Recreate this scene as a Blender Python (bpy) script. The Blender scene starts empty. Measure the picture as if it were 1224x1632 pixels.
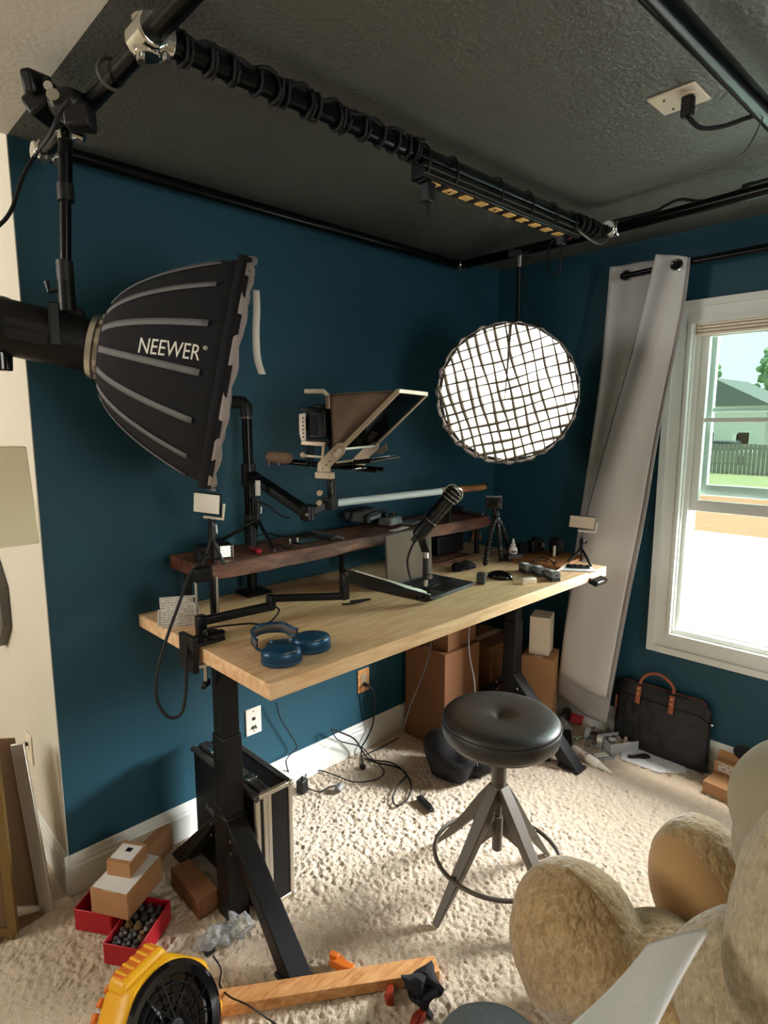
import bpy, bmesh, math, random
from math import sin, cos, pi, radians
from mathutils import Vector, Matrix, noise
random.seed(7)
SC = bpy.context.scene
COL = SC.collection
V = Vector

# ---------------------------------------------------------------- camera
cam_data = bpy.data.cameras.new('camera')
cam = bpy.data.objects.new('camera', cam_data)
COL.objects.link(cam)
SC.camera = cam
CAMP = V((-2.99878, -2.08594, 1.61715))
YAW, PITCH, ROLL = 0.82417, 0.15146, -0.00562
_f = V((cos(YAW)*cos(PITCH), sin(YAW)*cos(PITCH), -sin(PITCH)))
_r = V((sin(YAW), -cos(YAW), 0)); _u = _r.cross(_f)
_r2 = cos(ROLL)*_r + sin(ROLL)*_u; _u2 = -sin(ROLL)*_r + cos(ROLL)*_u
cam.matrix_world = Matrix(((_r2.x, _u2.x, -_f.x, CAMP.x), (_r2.y, _u2.y, -_f.y, CAMP.y), (_r2.z, _u2.z, -_f.z, CAMP.z), (0, 0, 0, 1)))
cam_data.sensor_fit = 'HORIZONTAL'
cam_data.sensor_width = 36.0
cam_data.lens = 36.0*973.73708/1224.0
cam_data.shift_x = 38.05815/1224.0*1.0
cam_data.shift_y = 4.42032/1224.0*1.0
cam_data.clip_start = 0.02
cam_data.clip_end = 300
RH = V((sin(YAW), -cos(YAW), 0)); FH = V((cos(YAW), sin(YAW), 0)); UP = V((0, 0, 1))

# ---------------------------------------------------------------- world, light, exposure
SC.view_settings.view_transform = 'Standard'
SC.view_settings.look = 'None'
SC.view_settings.gamma = 1.0
SC.view_settings.exposure = 0.55
SC.view_settings.use_curve_mapping = False
w = bpy.data.worlds.new('world'); SC.world = w; w.use_nodes = True
nt = w.node_tree; bg = nt.nodes['Background']
tc = nt.nodes.new('ShaderNodeTexCoord'); sp = nt.nodes.new('ShaderNodeSeparateXYZ')
rp = nt.nodes.new('ShaderNodeValToRGB')
nt.links.new(tc.outputs['Generated'], sp.inputs[0]); nt.links.new(sp.outputs['Z'], rp.inputs[0])
nt.links.new(rp.outputs[0], bg.inputs[0])
rp.color_ramp.elements[0].position = 0.0; rp.color_ramp.elements[0].color = (0.93, 0.97, 1.0, 1)
rp.color_ramp.elements[1].position = 1.0; rp.color_ramp.elements[1].color = (0.80, 0.91, 1.0, 1)
bg.inputs[1].default_value = 1.15
def lamp(name, kind, loc, direction, energy, color, **kw):
    l = bpy.data.lights.new(name, kind); l.energy = energy; l.color = color
    for k, v in kw.items(): setattr(l, k, v)
    o = bpy.data.objects.new(name, l); COL.objects.link(o); o.location = loc
    o.rotation_euler = V(direction).to_track_quat('-Z', 'Y').to_euler()
    return o
# hazy sun, high over the yard, softened by thin cloud
lamp('sun', 'SUN', (6, -4, 6), (-0.25, 0.10, -0.96), 6.5, (1.0, 0.95, 0.87), angle=radians(14))
# added fill lamp: daylight assumed through an unseen window opening behind the camera
lamp('assumed_window_fill', 'AREA', (-2.2, -4.28, 1.45), (0.05, 1, -0.22), 21, (1.0, 0.97, 0.91), shape='RECTANGLE', size=1.3, size_y=1.3)
# added lamp standing in for bright sky high outside the window on the right
lamp('sky_fill_window', 'AREA', (4.2, -4.3, 2.9), (-1, 0.68, -0.36), 1700, (0.98, 0.99, 1.0), shape='RECTANGLE', size=2.4, size_y=2.0)

lamp('sky_fill_overhead', 'AREA', (1.9, -2.6, 2.75), (-1, 0.45, -0.62), 400, (0.98, 0.99, 1.0), shape='RECTANGLE', size=1.7, size_y=1.7)  # another added lamp for skylight, nearer the window and steeper
# fill lamp added in the hall to brighten the cream wall and ceiling
lamp('hall_fill', 'AREA', (-5.8, 1.0, 2.3), (1, -.12, 0.42), 80, (1.0, 0.97, 0.92), shape='RECTANGLE', size=1.2, size_y=1.4)

# ---------------------------------------------------------------- materials
def lin(c):
    return tuple((x/255/12.92 if x/255 <= .04045 else ((x/255+.055)/1.055)**2.4) for x in c)
def mat(name, rgb, rough=.6, metal=0, var=0, vscale=8, bump=0, bscale=60, spec=.5, coat=0, trans=0, emit=0, emitc=None, stretch=None, ior=1.45, alpha=1, detail=4, sheen=0):
    m = bpy.data.materials.new(name); m.use_nodes = True
    nt = m.node_tree; b = nt.nodes['Principled BSDF']
    c = lin(rgb) + (1,)
    b.inputs['Base Color'].default_value = c
    b.inputs['Roughness'].default_value = rough; b.inputs['Metallic'].default_value = metal
    b.inputs['Specular IOR Level'].default_value = spec; b.inputs['Coat Weight'].default_value = coat
    b.inputs['Transmission Weight'].default_value = trans; b.inputs['IOR'].default_value = ior
    b.inputs['Alpha'].default_value = alpha; b.inputs['Sheen Weight'].default_value = sheen
    if emit:
        b.inputs['Emission Color'].default_value = lin(emitc or rgb)+(1,); b.inputs['Emission Strength'].default_value = emit
    tc = nt.nodes.new('ShaderNodeTexCoord'); mp = nt.nodes.new('ShaderNodeMapping')
    nt.links.new(tc.outputs['Object'], mp.inputs[0])
    if stretch: mp.inputs['Scale'].default_value = stretch
    n = nt.nodes.new('ShaderNodeTexNoise'); n.inputs['Scale'].default_value = vscale; n.inputs['Detail'].default_value = detail
    nt.links.new(mp.outputs[0], n.inputs[0])
    hs = nt.nodes.new('ShaderNodeMix'); hs.data_type = 'RGBA'
    v = max(var, .04)
    hs.inputs[6].default_value = tuple(x*(1-v) for x in c[:3])+(1,); hs.inputs[7].default_value = tuple(min(1, x*(1+v)) for x in c[:3])+(1,)
    nt.links.new(n.outputs['Fac'], hs.inputs[0]); nt.links.new(hs.outputs[2], b.inputs['Base Color'])
    if bump:
        n2 = nt.nodes.new('ShaderNodeTexNoise'); n2.inputs['Scale'].default_value = bscale; n2.inputs['Detail'].default_value = 3
        nt.links.new(mp.outputs[0], n2.inputs[0])
        bp = nt.nodes.new('ShaderNodeBump'); bp.inputs['Strength'].default_value = bump; bp.inputs['Distance'].default_value = .004
        nt.links.new(n2.outputs['Fac'], bp.inputs['Height']); nt.links.new(bp.outputs[0], b.inputs['Normal'])
    return m
def ramp_mix(m, tex, pos, cols, extra=None):
    nt = m.node_tree; b = nt.nodes['Principled BSDF']
    r = nt.nodes.new('ShaderNodeValToRGB')
    while len(r.color_ramp.elements) < len(pos): r.color_ramp.elements.new(.5)
    for e, p, c in zip(r.color_ramp.elements, pos, cols): e.position = p; e.color = lin(c)+(1,)
    nt.links.new(tex, r.inputs[0]); nt.links.new(r.outputs[0], b.inputs['Base Color'])
    return r
def wood(name, cols, scale, stretch, rough=.5, bump=.1):
    m = mat(name, cols[1], rough, bump=bump, bscale=scale*6, stretch=stretch)
    nt = m.node_tree
    mp = [n for n in nt.nodes if n.type == 'MAPPING'][0]
    n1 = nt.nodes.new('ShaderNodeTexNoise'); n1.inputs['Scale'].default_value = scale; n1.inputs['Detail'].default_value = 6; n1.inputs['Distortion'].default_value = .6
    nt.links.new(mp.outputs[0], n1.inputs[0])
    ramp_mix(m, n1.outputs['Fac'], (.3, .52, .72), cols)
    return m
M = {}
M['teal'] = mat('teal_paint', (31, 73, 88), .55, var=.05, vscale=3, bump=.25, bscale=140, spec=.35)
M['cream_wall'] = mat('cream_paint', (206, 199, 182), .8, bump=.15, bscale=120)
M['cream_ceiling'] = mat('cream_ceiling_paint', (224, 218, 205), .85, bump=.5, bscale=60)
M['white_trim'] = mat('white_trim_paint', (222, 226, 219), .45)
M['black_ceiling'] = mat('charcoal_ceiling_paint', (94, 94, 86), .48, var=.08, vscale=12, bump=.9, bscale=75, spec=.6)
_m = M['black_ceiling']; _b = [n for n in _m.node_tree.nodes if n.type == 'BUMP'][0]; _b.inputs['Distance'].default_value = .006
M['carpet'] = mat('beige_carpet', (208, 190, 166), .95, var=.22, vscale=130, bump=1.0, bscale=260, sheen=.2)
M['black_metal'] = mat('black_metal', (14, 15, 16), .38, .3, spec=.5)
M['black_pipe'] = mat('black_gloss_pipe', (16, 17, 18), .25, .6)
M['black_plastic'] = mat('black_plastic', (15, 15, 17), .45, bump=.1, bscale=300)
M['gloss_black'] = mat('gloss_black', (10, 10, 12), .12, coat=.5)
M['rubber'] = mat('black_rubber', (12, 12, 13), .7)
M['black_fabric'] = mat('black_fabric', (9, 9, 12), .9, bump=.4, bscale=500)
M['dark_fabric'] = mat('charcoal_fabric', (32, 32, 36), .9, bump=.5, bscale=90, var=.2)
M['grey_tape'] = mat('grey_tape', (108, 106, 106), .7, bump=.3, bscale=400)
M['silver'] = mat('brushed_silver', (200, 198, 192), .28, 1, var=.06)
M['chrome'] = mat('chrome', (225, 225, 222), .12, 1)
M['alu_trim'] = mat('aluminium_edge', (214, 206, 190), .35, .75)
M['grey_metal'] = mat('grey_painted_metal', (88, 84, 78), .42, .35)
M['stool_metal'] = mat('gunmetal_powdercoat', (96, 90, 82), .45, .4)
M['white_plastic'] = mat('white_plastic', (225, 220, 208), .4)
M['cream_plastic'] = mat('cream_plastic', (226, 212, 190), .4)
M['tan_metal'] = mat('champagne_plate', (196, 176, 150), .4, .3)
M['grey_plastic'] = mat('grey_plastic', (120, 122, 122), .45)
M['dark_grey_plastic'] = mat('dark_grey_plastic', (58, 58, 58), .5)
M['gold_plug'] = mat('amber_socket', (226, 178, 108), .5)
M['beige_cloth'] = mat('taupe_cloth', (128, 108, 90), .9, bump=.5, bscale=160, var=.1)
M['leather'] = mat('black_leather', (50, 50, 47), .40, bump=.18, bscale=220, spec=.6)
M['tan_leather'] = mat('tan_leather', (158, 88, 60), .5, bump=.2, bscale=150)
M['bag_leather'] = mat('black_bag_leather', (26, 25, 27), .5, bump=.8, bscale=22, var=.2)
M['desk'] = wood('pale_maple', ((214, 164, 116), (230, 188, 142), (240, 206, 164)), 5, (1.2, 9, 9), .48)
M['shelf'] = wood('dark_walnut', ((66, 34, 24), (106, 60, 42), (146, 92, 68)), 6, (1, 8, 5), .62)
M['oak'] = wood('orange_pine', ((176, 118, 66), (206, 150, 94), (222, 172, 120)), 5, (3, 12, 12), .6)
M['tray_wood'] = wood('honey_wood', ((96, 58, 24), (142, 90, 42), (168, 112, 58)), 7, (3, 12, 12), .6)
M['cardboard'] = mat('cardboard', (168, 124, 84), .85, var=.1, vscale=10, bump=.2, bscale=80)
M['kraft'] = mat('dark_cardboard', (118, 78, 46), .85, var=.1, vscale=8)
M['paper'] = mat('white_paper', (222, 220, 216), .8)
M['curtain'] = mat('pale_grey_curtain_cloth', (208, 206, 203), .9, bump=.35, bscale=300, stretch=(1, 1, 5), var=.05, vscale=50)
M['hem'] = mat('grey_curtain_hem', (152, 148, 146), .9, bump=.35, bscale=300)
M['blue'] = mat('blue_aluminium', (26, 68, 98), .32, .35)
M['blue_soft'] = mat('blue_ear_cushion', (30, 62, 88), .8, bump=.3, bscale=300)
M['blue_mesh'] = mat('grey_mesh_canopy', (96, 90, 88), .85, bump=.5, bscale=400)
M['yellow'] = mat('yellow_plastic', (236, 172, 26), .42)
M['orange'] = mat('orange_plastic', (220, 116, 36), .5)
M['dark_orange'] = mat('rust_orange_plastic', (150, 50, 26), .5)
M['red'] = mat('red_plastic', (170, 24, 38), .4)
M['clear'] = mat('clear_plastic', (225, 230, 232), .12, trans=.75, ior=1.2)
M['clear_white'] = mat('cloudy_plastic', (215, 218, 220), .2, trans=.5, ior=1.2)
M['glass'] = mat('window_glass', (222, 240, 234), .0, trans=1, ior=1.05, spec=.5)
M['mirror_glass'] = mat('beam_splitter_glass', (10, 11, 12), .06, spec=.18)
M['screen'] = mat('dark_screen', (112, 94, 82), .8, spec=.15)
M['lcd'] = mat('black_screen', (8, 9, 12), .08, coat=1)
M['foam'] = mat('white_foam_sheet', (232, 232, 228), .8, bump=.3, bscale=90)
M['knit'] = mat('grey_knit', (96, 106, 110), .95, bump=1, bscale=70)
M['mic_foam'] = mat('taupe_mic_foam', (128, 104, 82), .95, bump=.6, bscale=260)
M['panel_white'] = mat('led_panel_diffuser', (252, 248, 234), .5)
M['panel_beige'] = mat('beige_diffuser', (196, 176, 152), .5)
M['bright'] = mat('lit_display', (240, 255, 225), .4, emit=1.2, emitc=(240, 255, 215))
M['tube_light'] = mat('white_light_tube', (215, 222, 222), .35)
M['grid_fabric'] = mat('black_grid_fabric', (104, 94, 78), .9)
M['grid_rim'] = mat('grey_rim_fabric', (150, 140, 136), .85)
M['diffuser_lit'] = mat('lit_diffuser', (255, 252, 240), .6, emit=3.2, emitc=(255, 250, 234))
M['diffuser_off'] = mat('unlit_diffuser', (200, 190, 180), .7)
M['shade'] = mat('linen_lampshade', (240, 226, 190), .9, bump=.3, bscale=300)
M['gold'] = mat('dull_gold_frame', (120, 96, 52), .5, .4)
M['mud_brown'] = mat('brown_board', (104, 78, 50), .8)
M['concrete'] = mat('pale_concrete', (222, 220, 216), .9, var=.05, vscale=.6)
M['gravel'] = mat('grey_gravel', (158, 156, 152), .95, var=.2, vscale=30)
M['mulch'] = mat('tan_mulch', (142, 108, 74), .95, var=.25, vscale=3)
M['grass'] = mat('lawn', (140, 140, 100), .95, var=.2, vscale=2)
M['fence'] = mat('weathered_fence', (134, 132, 122), .9, var=.2, vscale=3)
M['siding'] = mat('pale_siding', (206, 208, 200), .8)
M['roof'] = mat('grey_roof', (112, 116, 112), .9)
M['leaf'] = mat('tree_foliage', (132, 158, 120), .9, var=.5, vscale=2)
M['bark'] = mat('tree_bark', (84, 70, 56), .9)
def stripes(name, base, ink, scale, axis='Z', thresh=.62, dens=30):
    """flat print: rows of short ink dashes on paper"""
    m = mat(name, base, .8); nt = m.node_tree; b = nt.nodes['Principled BSDF']
    tc = nt.nodes.new('ShaderNodeTexCoord'); wv = nt.nodes.new('ShaderNodeTexWave'); wv.bands_direction = axis
    wv.inputs['Scale'].default_value = scale; nt.links.new(tc.outputs['Object'], wv.inputs[0])
    ns = nt.nodes.new('ShaderNodeTexNoise'); ns.inputs['Scale'].default_value = dens; nt.links.new(tc.outputs['Object'], ns.inputs[0])
    a = nt.nodes.new('ShaderNodeMath'); a.operation = 'GREATER_THAN'; a.inputs[1].default_value = thresh; nt.links.new(wv.outputs['Fac'], a.inputs[0])
    c = nt.nodes.new('ShaderNodeMath'); c.operation = 'GREATER_THAN'; c.inputs[1].default_value = .46; nt.links.new(ns.outputs['Fac'], c.inputs[0])
    d = nt.nodes.new('ShaderNodeMath'); d.operation = 'MULTIPLY'; nt.links.new(a.outputs[0], d.inputs[0]); nt.links.new(c.outputs[0], d.inputs[1])
    mx = nt.nodes.new('ShaderNodeMix'); mx.data_type = 'RGBA'; mx.inputs[6].default_value = lin(base)+(1,); mx.inputs[7].default_value = lin(ink)+(1,)
    nt.links.new(d.outputs[0], mx.inputs[0]); nt.links.new(mx.outputs[2], b.inputs['Base Color'])
    return m
M['print_z'] = stripes('printed_card', (214, 208, 196), (158, 152, 146), 42, 'Z', .6, 110)
M['print_y'] = stripes('printed_sheet', (222, 222, 224), (198, 200, 206), 46, 'Y', .55, 40)
M['label_print'] = stripes('printed_label', (196, 184, 172), (140, 128, 120), 20, 'Z', .5, 50)
def fur(name, a, b_, c):
    m = mat(name, b_, .95, bump=1, bscale=55, sheen=.6)
    nt = m.node_tree; mp = [n for n in nt.nodes if n.type == 'MAPPING'][0]; mp.inputs['Scale'].default_value = (1, 1, .55)
    n1 = nt.nodes.new('ShaderNodeTexNoise'); n1.inputs['Scale'].default_value = 70; n1.inputs['Detail'].default_value = 10; n1.inputs['Distortion'].default_value = 1.0
    nt.links.new(mp.outputs[0], n1.inputs[0]); ramp_mix(m, n1.outputs['Fac'], (.3, .5, .7), (a, b_, c))
    bp = [n for n in nt.nodes if n.type == 'BUMP'][0]; bp.inputs['Distance'].default_value = .012
    return m
M['fur'] = fur('honey_plush', (158, 128, 84), (186, 156, 110), (206, 180, 136))
M['fur_light'] = fur('pale_plush', (164, 148, 116), (188, 172, 140), (208, 194, 164))
M['seam_thread'] = mat('brown_seam', (146, 116, 76), .9)
M['fur_sole'] = mat('tan_plush_sole', (196, 156, 106), .95, bump=.5, bscale=180, sheen=.5)
M['fur_muzzle'] = mat('olive_cream_plush', (166, 158, 130), .95, bump=.5, bscale=150, sheen=.5)

# ---------------------------------------------------------------- geometry helpers
ORG = {}
def tagp(o, label=None, cat=None, group=None, kind=None):
    for k, v in (('label', label), ('category', cat), ('group', group), ('kind', kind)):
        if v: o[k] = v
    return o
def frame(z, x=None):
    z = V(z).normalized()
    if x is None: x = V((0, 0, 1)) if abs(z.z) < .9 else V((1, 0, 0))
    x = V(x); x = (x - z*x.dot(z)).normalized(); y = z.cross(x)
    return Matrix((x, y, z)).transposed()
class G:
    def __init__(s): s.v = []; s.f = []
    def add(s, vs, fs):
        n = len(s.v); s.v += [V(p) for p in vs]; s.f += [tuple(i+n for i in f) for f in fs]; return s
    def box(s, c, size, R=None, taper=1):
        c = V(c); a, b, h = [x/2 for x in size]; R = R or Matrix.Identity(3)
        vs = [c + R @ V((x*a*(taper if z > 0 else 1), y*b*(taper if z > 0 else 1), z*h)) for z in (-1, 1) for y in (-1, 1) for x in (-1, 1)]
        return s.add(vs, [(0, 2, 3, 1), (4, 5, 7, 6), (0, 1, 5, 4), (2, 6, 7, 3), (0, 4, 6, 2), (1, 3, 7, 5)])
    def bb(s, x0, x1, y0, y1, z0, z1): return s.box(((x0+x1)/2, (y0+y1)/2, (z0+z1)/2), (abs(x1-x0), abs(y1-y0), abs(z1-z0)))
    def bar(s, p0, p1, w, h, side=None):
        p0 = V(p0); p1 = V(p1); R = frame(p1-p0, side); return s.box((p0+p1)/2, (w, h, (p1-p0).length), R)
    def cyl(s, p0, p1, r0, r1=None, n=14):
        p0 = V(p0); p1 = V(p1); r1 = r0 if r1 is None else r1; R = frame(p1-p0)
        vs = [p + R @ V((r*cos(2*pi*i/n), r*sin(2*pi*i/n), 0)) for p, r in ((p0, r0), (p1, r1)) for i in range(n)]
        return s.add(vs, [(i, (i+1) % n, n+(i+1) % n, n+i) for i in range(n)] + [tuple(range(n-1, -1, -1)), tuple(range(n, 2*n))])
    def lathe(s, o, ax, prof, n=24, x=None, sx=1, sy=1):
        o = V(o); R = frame(ax, x); vs = []
        for (r, h) in prof: vs += [o + R @ V((sx*r*cos(2*pi*i/n), sy*r*sin(2*pi*i/n), h)) for i in range(n)]
        k = len(prof); fs = [(j*n+i, j*n+(i+1) % n, (j+1)*n+(i+1) % n, (j+1)*n+i) for j in range(k-1) for i in range(n)]
        if prof[0][0] > 1e-5: fs.append(tuple(range(n-1, -1, -1)))
        if prof[-1][0] > 1e-5: fs.append(tuple(range((k-1)*n, k*n)))
        return s.add(vs, fs)
    def tube(s, pts, r, n=8, smooth=0, rf=None):
        pts = [V(p) for p in pts]
        if smooth: pts = spline(pts, smooth)
        N = len(pts); up = None; vs = []
        for i, p in enumerate(pts):
            t = (pts[min(i+1, N-1)] - pts[max(i-1, 0)])
            if t.length < 1e-9: t = V((0, 0, 1))
            t.normalize()
            if up is None: up = V((0, 0, 1)) if abs(t.z) < .9 else V((1, 0, 0))
            up = (up - t*up.dot(t)); up = up.normalized() if up.length > 1e-6 else t.orthogonal().normalized()
            sd = t.cross(up); rr = rf(i/(N-1)) if rf else r
            vs += [p + up*rr*cos(2*pi*k/n) + sd*rr*sin(2*pi*k/n) for k in range(n)]
        fs = [(j*n+i, j*n+(i+1) % n, (j+1)*n+(i+1) % n, (j+1)*n+i) for j in range(N-1) for i in range(n)]
        return s.add(vs, fs + [tuple(range(n-1, -1, -1)), tuple(range((N-1)*n, N*n))])
    def ball(s, c, r, n=14, m=8, R=None):
        c = V(c); r = r if isinstance(r, (tuple, list)) else (r, r, r); R = R or Matrix.Identity(3)
        vs = [c + R @ V((0, 0, -r[2]))]
        for j in range(1, m):
            a = -pi/2 + pi*j/m; vs += [c + R @ V((r[0]*cos(a)*cos(2*pi*i/n), r[1]*cos(a)*sin(2*pi*i/n), r[2]*sin(a))) for i in range(n)]
        vs.append(c + R @ V((0, 0, r[2])))
        fs = [(0, 1+(i+1) % n, 1+i) for i in range(n)]
        for j in range(m-2): fs += [(1+j*n+i, 1+j*n+(i+1) % n, 1+(j+1)*n+(i+1) % n, 1+(j+1)*n+i) for i in range(n)]
        k = len(vs)-1; fs += [(k, k-n+i, k-n+(i+1) % n) for i in range(n)]
        return s.add(vs, fs)
    def prism(s, poly, d):
        d = V(d); n = len(poly); poly = [V(p) for p in poly]
        return s.add(poly + [p+d for p in poly], [tuple(range(n-1, -1, -1)), tuple(range(n, 2*n))] + [(i, (i+1) % n, n+(i+1) % n, n+i) for i in range(n)])
    def ring(s, c, ax, R_, r, n=40, m=8):
        c = V(c); F = frame(ax); vs = []
        for i in range(n):
            a = 2*pi*i/n; e = F @ V((cos(a), sin(a), 0))
            for k in range(m): b = 2*pi*k/m; vs.append(c + e*(R_+r*cos(b)) + F @ V((0, 0, r*sin(b))))
        return s.add(vs, [(i*m+k, ((i+1) % n)*m+k, ((i+1) % n)*m+(k+1) % m, i*m+(k+1) % m) for i in range(n) for k in range(m)])
    def grid(s, fn, nu, nv):
        vs = [fn(i/nu, j/nv) for j in range(nv+1) for i in range(nu+1)]
        return s.add(vs, [(j*(nu+1)+i, j*(nu+1)+i+1, (j+1)*(nu+1)+i+1, (j+1)*(nu+1)+i) for j in range(nv) for i in range(nu)])
    def build(s, name, m, parent=None, bevel=0, seg=2, smooth=True, angle=35, sub=0, solid=0, label=None, cat=None, group=None, kind=None, origin=None, remesh=0):
        if parent is not None and origin is None:
            org = V(ORG[parent.name])
        if origin is not None: org = V(origin)
        elif parent is None:
            xs = [p.x for p in s.v]; ys = [p.y for p in s.v]; zs = [p.z for p in s.v]
            org = V(((min(xs)+max(xs))/2, (min(ys)+max(ys))/2, min(zs)))
        me = bpy.data.meshes.new(name); me.from_pydata([tuple(p-org) for p in s.v], [], s.f); me.update()
        bm = bmesh.new(); bm.from_mesh(me); bmesh.ops.recalc_face_normals(bm, faces=bm.faces); bm.to_mesh(me); bm.free()
        me.materials.append(M[m] if isinstance(m, str) else m)
        if smooth:
            for p in me.polygons: p.use_smooth = True
            me.set_sharp_from_angle(angle=radians(angle))
        o = bpy.data.objects.new(name, me); COL.objects.link(o)
        if parent is not None:
            o.parent = parent; o.location = org - V(ORG[parent.name])
        else: o.location = org
        ORG[o.name] = tuple(org)
        if remesh:
            md = o.modifiers.new('remesh', 'REMESH'); md.mode = 'VOXEL'; md.voxel_size = remesh; md.use_smooth_shade = True
            md = o.modifiers.new('smooth', 'SMOOTH'); md.iterations = 8; md.factor = .6
        if solid: md = o.modifiers.new('thickness', 'SOLIDIFY'); md.thickness = solid; md.offset = 0
        if bevel: md = o.modifiers.new('bevel', 'BEVEL'); md.width = bevel; md.segments = seg; md.limit_method = 'ANGLE'; md.angle_limit = radians(40)
        if sub: md = o.modifiers.new('subdivision', 'SUBSURF'); md.levels = sub; md.render_levels = sub
        return tagp(o, label, cat, group, kind)
def spline(pts, k=6):
    out = []; N = len(pts)
    for i in range(N-1):
        p0 = pts[max(i-1, 0)]; p1 = pts[i]; p2 = pts[i+1]; p3 = pts[min(i+2, N-1)]
        for j in range(k):
            t = j/k; out.append(.5*((2*p1)+(p2-p0)*t+(2*p0-5*p1+4*p2-p3)*t*t+(3*p1-p0-3*p2+p3)*t**3))
    out.append(pts[-1]); return out
def thing(name, loc, label, cat, group=None):
    o = bpy.data.objects.new(name, None); COL.objects.link(o); o.location = loc; o.empty_display_size = .05
    ORG[o.name] = tuple(loc); return tagp(o, label, cat, group)
def copy_tree(o, parent=None):
    c = o.copy(); COL.objects.link(c); c.parent = parent
    ORG[c.name] = ORG.get(o.name, (0, 0, 0))
    for ch in [x for x in bpy.data.objects if x.parent == o]: copy_tree(ch, c)
    return c
def text_mesh(s, size=1):
    cu = bpy.data.curves.new('txt', 'FONT'); cu.body = s; cu.size = size; cu.resolution_u = 3
    o = bpy.data.objects.new('txt', cu); COL.objects.link(o); bpy.context.view_layer.update()
    me = bpy.data.meshes.new_from_object(o.evaluated_get(bpy.context.evaluated_depsgraph_get()))
    vs = [V(p.co) for p in me.vertices]; fs = [tuple(p.vertices) for p in me.polygons]
    bpy.data.objects.remove(o); bpy.data.curves.remove(cu); bpy.data.meshes.remove(me)
    return vs, fs
def cable(name, pts, r, label, m='rubber', parent=None, cat='cable', sm=7, group=None):
    g = G().tube(pts, r, 6, smooth=sm)
    return g.build(name, m, parent, label=label if parent is None else None, cat=cat if parent is None else None, group=group)


# ================================================================ ROOM
HC = 2.44; WL = -2.446
def struct(name, g, m, **k): return g.build(name, m, kind='structure', **k)
# carpet: real pile relief near the camera view, plain outside it
def carpet():
    import numpy as np
    rs = np.random.RandomState(3); nx, ny = 620, 540
    x0, x1, y0, y1 = -3.3, .0, -2.9, .0
    def octave(k):
        a = rs.rand(ny//k+3, nx//k+3); jj, ii = np.meshgrid(np.arange(ny+1)/k, np.arange(nx+1)/k, indexing='ij')
        j = jj.astype(int); i = ii.astype(int); fj = jj-j; fi = ii-i; fj = fj*fj*(3-2*fj); fi = fi*fi*(3-2*fi)
        return (a[j, i]*(1-fi)+a[j, i+1]*fi)*(1-fj)+(a[j+1, i]*(1-fi)+a[j+1, i+1]*fi)*fj
    h = .0055*(octave(1)-.5) + .0085*(octave(2)-.5) + .002*(octave(12)-.5)
    h[0, :] = h[-1, :] = 0; h[:, 0] = h[:, -1] = 0
    xs = np.linspace(x0, x1, nx+1); ys = np.linspace(y0, y1, ny+1)
    X, Y = np.meshgrid(xs, ys); X = X + (rs.rand(*X.shape)-.5)*.003; Y = Y + (rs.rand(*Y.shape)-.5)*.003
    co = np.stack([X, Y, h], -1).reshape(-1, 3)
    idx = (np.arange(ny)[:, None]*(nx+1)+np.arange(nx)[None, :]).reshape(-1)
    q = np.stack([idx, idx+1, idx+nx+2, idx+nx+1], -1)
    extra = np.array([[-6, -4.2, -.004], [.2, -4.2, -.004], [.2, 3, -.004], [-6, 3, -.004]])
    n = len(co); co = np.concatenate([co, extra]); q = np.concatenate([q, [[n, n+1, n+2, n+3]]])
    me = bpy.data.meshes.new('floor'); me.from_pydata(co.tolist(), [], q.tolist()); me.update()
    me.materials.append(M['carpet'])
    for p in me.polygons: p.use_smooth = True
    o = bpy.data.objects.new('floor', me); COL.objects.link(o); o['kind'] = 'structure'; ORG['floor'] = (0, 0, 0)
    return o
carpet()
# teal wall behind the desk, its left end stands free as an outside corner
struct('wall_back', G().bb(WL, .0, 0, .12, 0, HC), 'teal')
struct('wall_left', G().bb(WL-.003, WL+.1, .001, 3.0, 0, 4.2), 'cream_wall')
# window wall with its opening
WY0, WY1, WZ0, WZ1 = -1.03, -2.05, .60, 2.06
g = G(); g.bb(0, .16, WY0, .12, 0, HC); g.bb(0, .16, -4.2, WY1, 0, HC); g.bb(0, .16, WY1, WY0, 0, WZ0); g.bb(0, .16, WY1, WY0, WZ1, HC)
struct('wall_right', g, 'teal')
g = G(); g.bb(-6, -2.95, -4.32, -4.2, 0, HC); g.bb(-1.45, .16, -4.32, -4.2, 0, HC); g.bb(-2.95, -1.45, -4.32, -4.2, 0, .75); g.bb(-2.95, -1.45, -4.32, -4.2, 2.15, HC)  # the gap is for the assumed window behind the camera
struct('wall_front', g, 'cream_wall')
struct('wall_far', G().bb(-6, WL, 3.0, 3.1, 0, 4.3), 'cream_wall')
struct('wall_hall', G().bb(-6.1, -6, -4.2, 3.0, 0, 4.3), 'cream_wall')
struct('ceiling', G().bb(WL, .16, -4.2, .12, HC, HC+.1), 'black_ceiling')
g = G(); g.bb(-6, WL, -4.2, .0, HC, HC+.1)
g.prism([(-6, 0, HC), (WL+.1, 0, HC), (WL+.1, 3.1, HC+1.75), (-6, 3.1, HC+1.75)], (0, 0, .1))
struct('ceiling_hall', g, 'cream_ceiling')
# baseboards: stepped profile
def baseboard(name, a, b, out):
    a = V(a); b = V(b); out = V(out); prof = [(0, 0), (.016, 0), (.016, .098), (.012, .104), (.012, .116), (.009, .120), (.006, .136), (.003, .143), (0, .143)]
    g = G(); g.prism([a + out*x + UP*z for x, z in prof], b-a); return struct(name, g, 'white_trim', smooth=False)
baseboard('baseboard_back', (WL-.016, 0, 0), (0, 0, 0), (0, -1, 0))
baseboard('baseboard_right', (0, 0, 0), (0, -4.2, 0), (-1, 0, 0))
baseboard('baseboard_left', (WL, -.016, 0), (WL, 3.0, 0), (-1, 0, 0))
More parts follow.
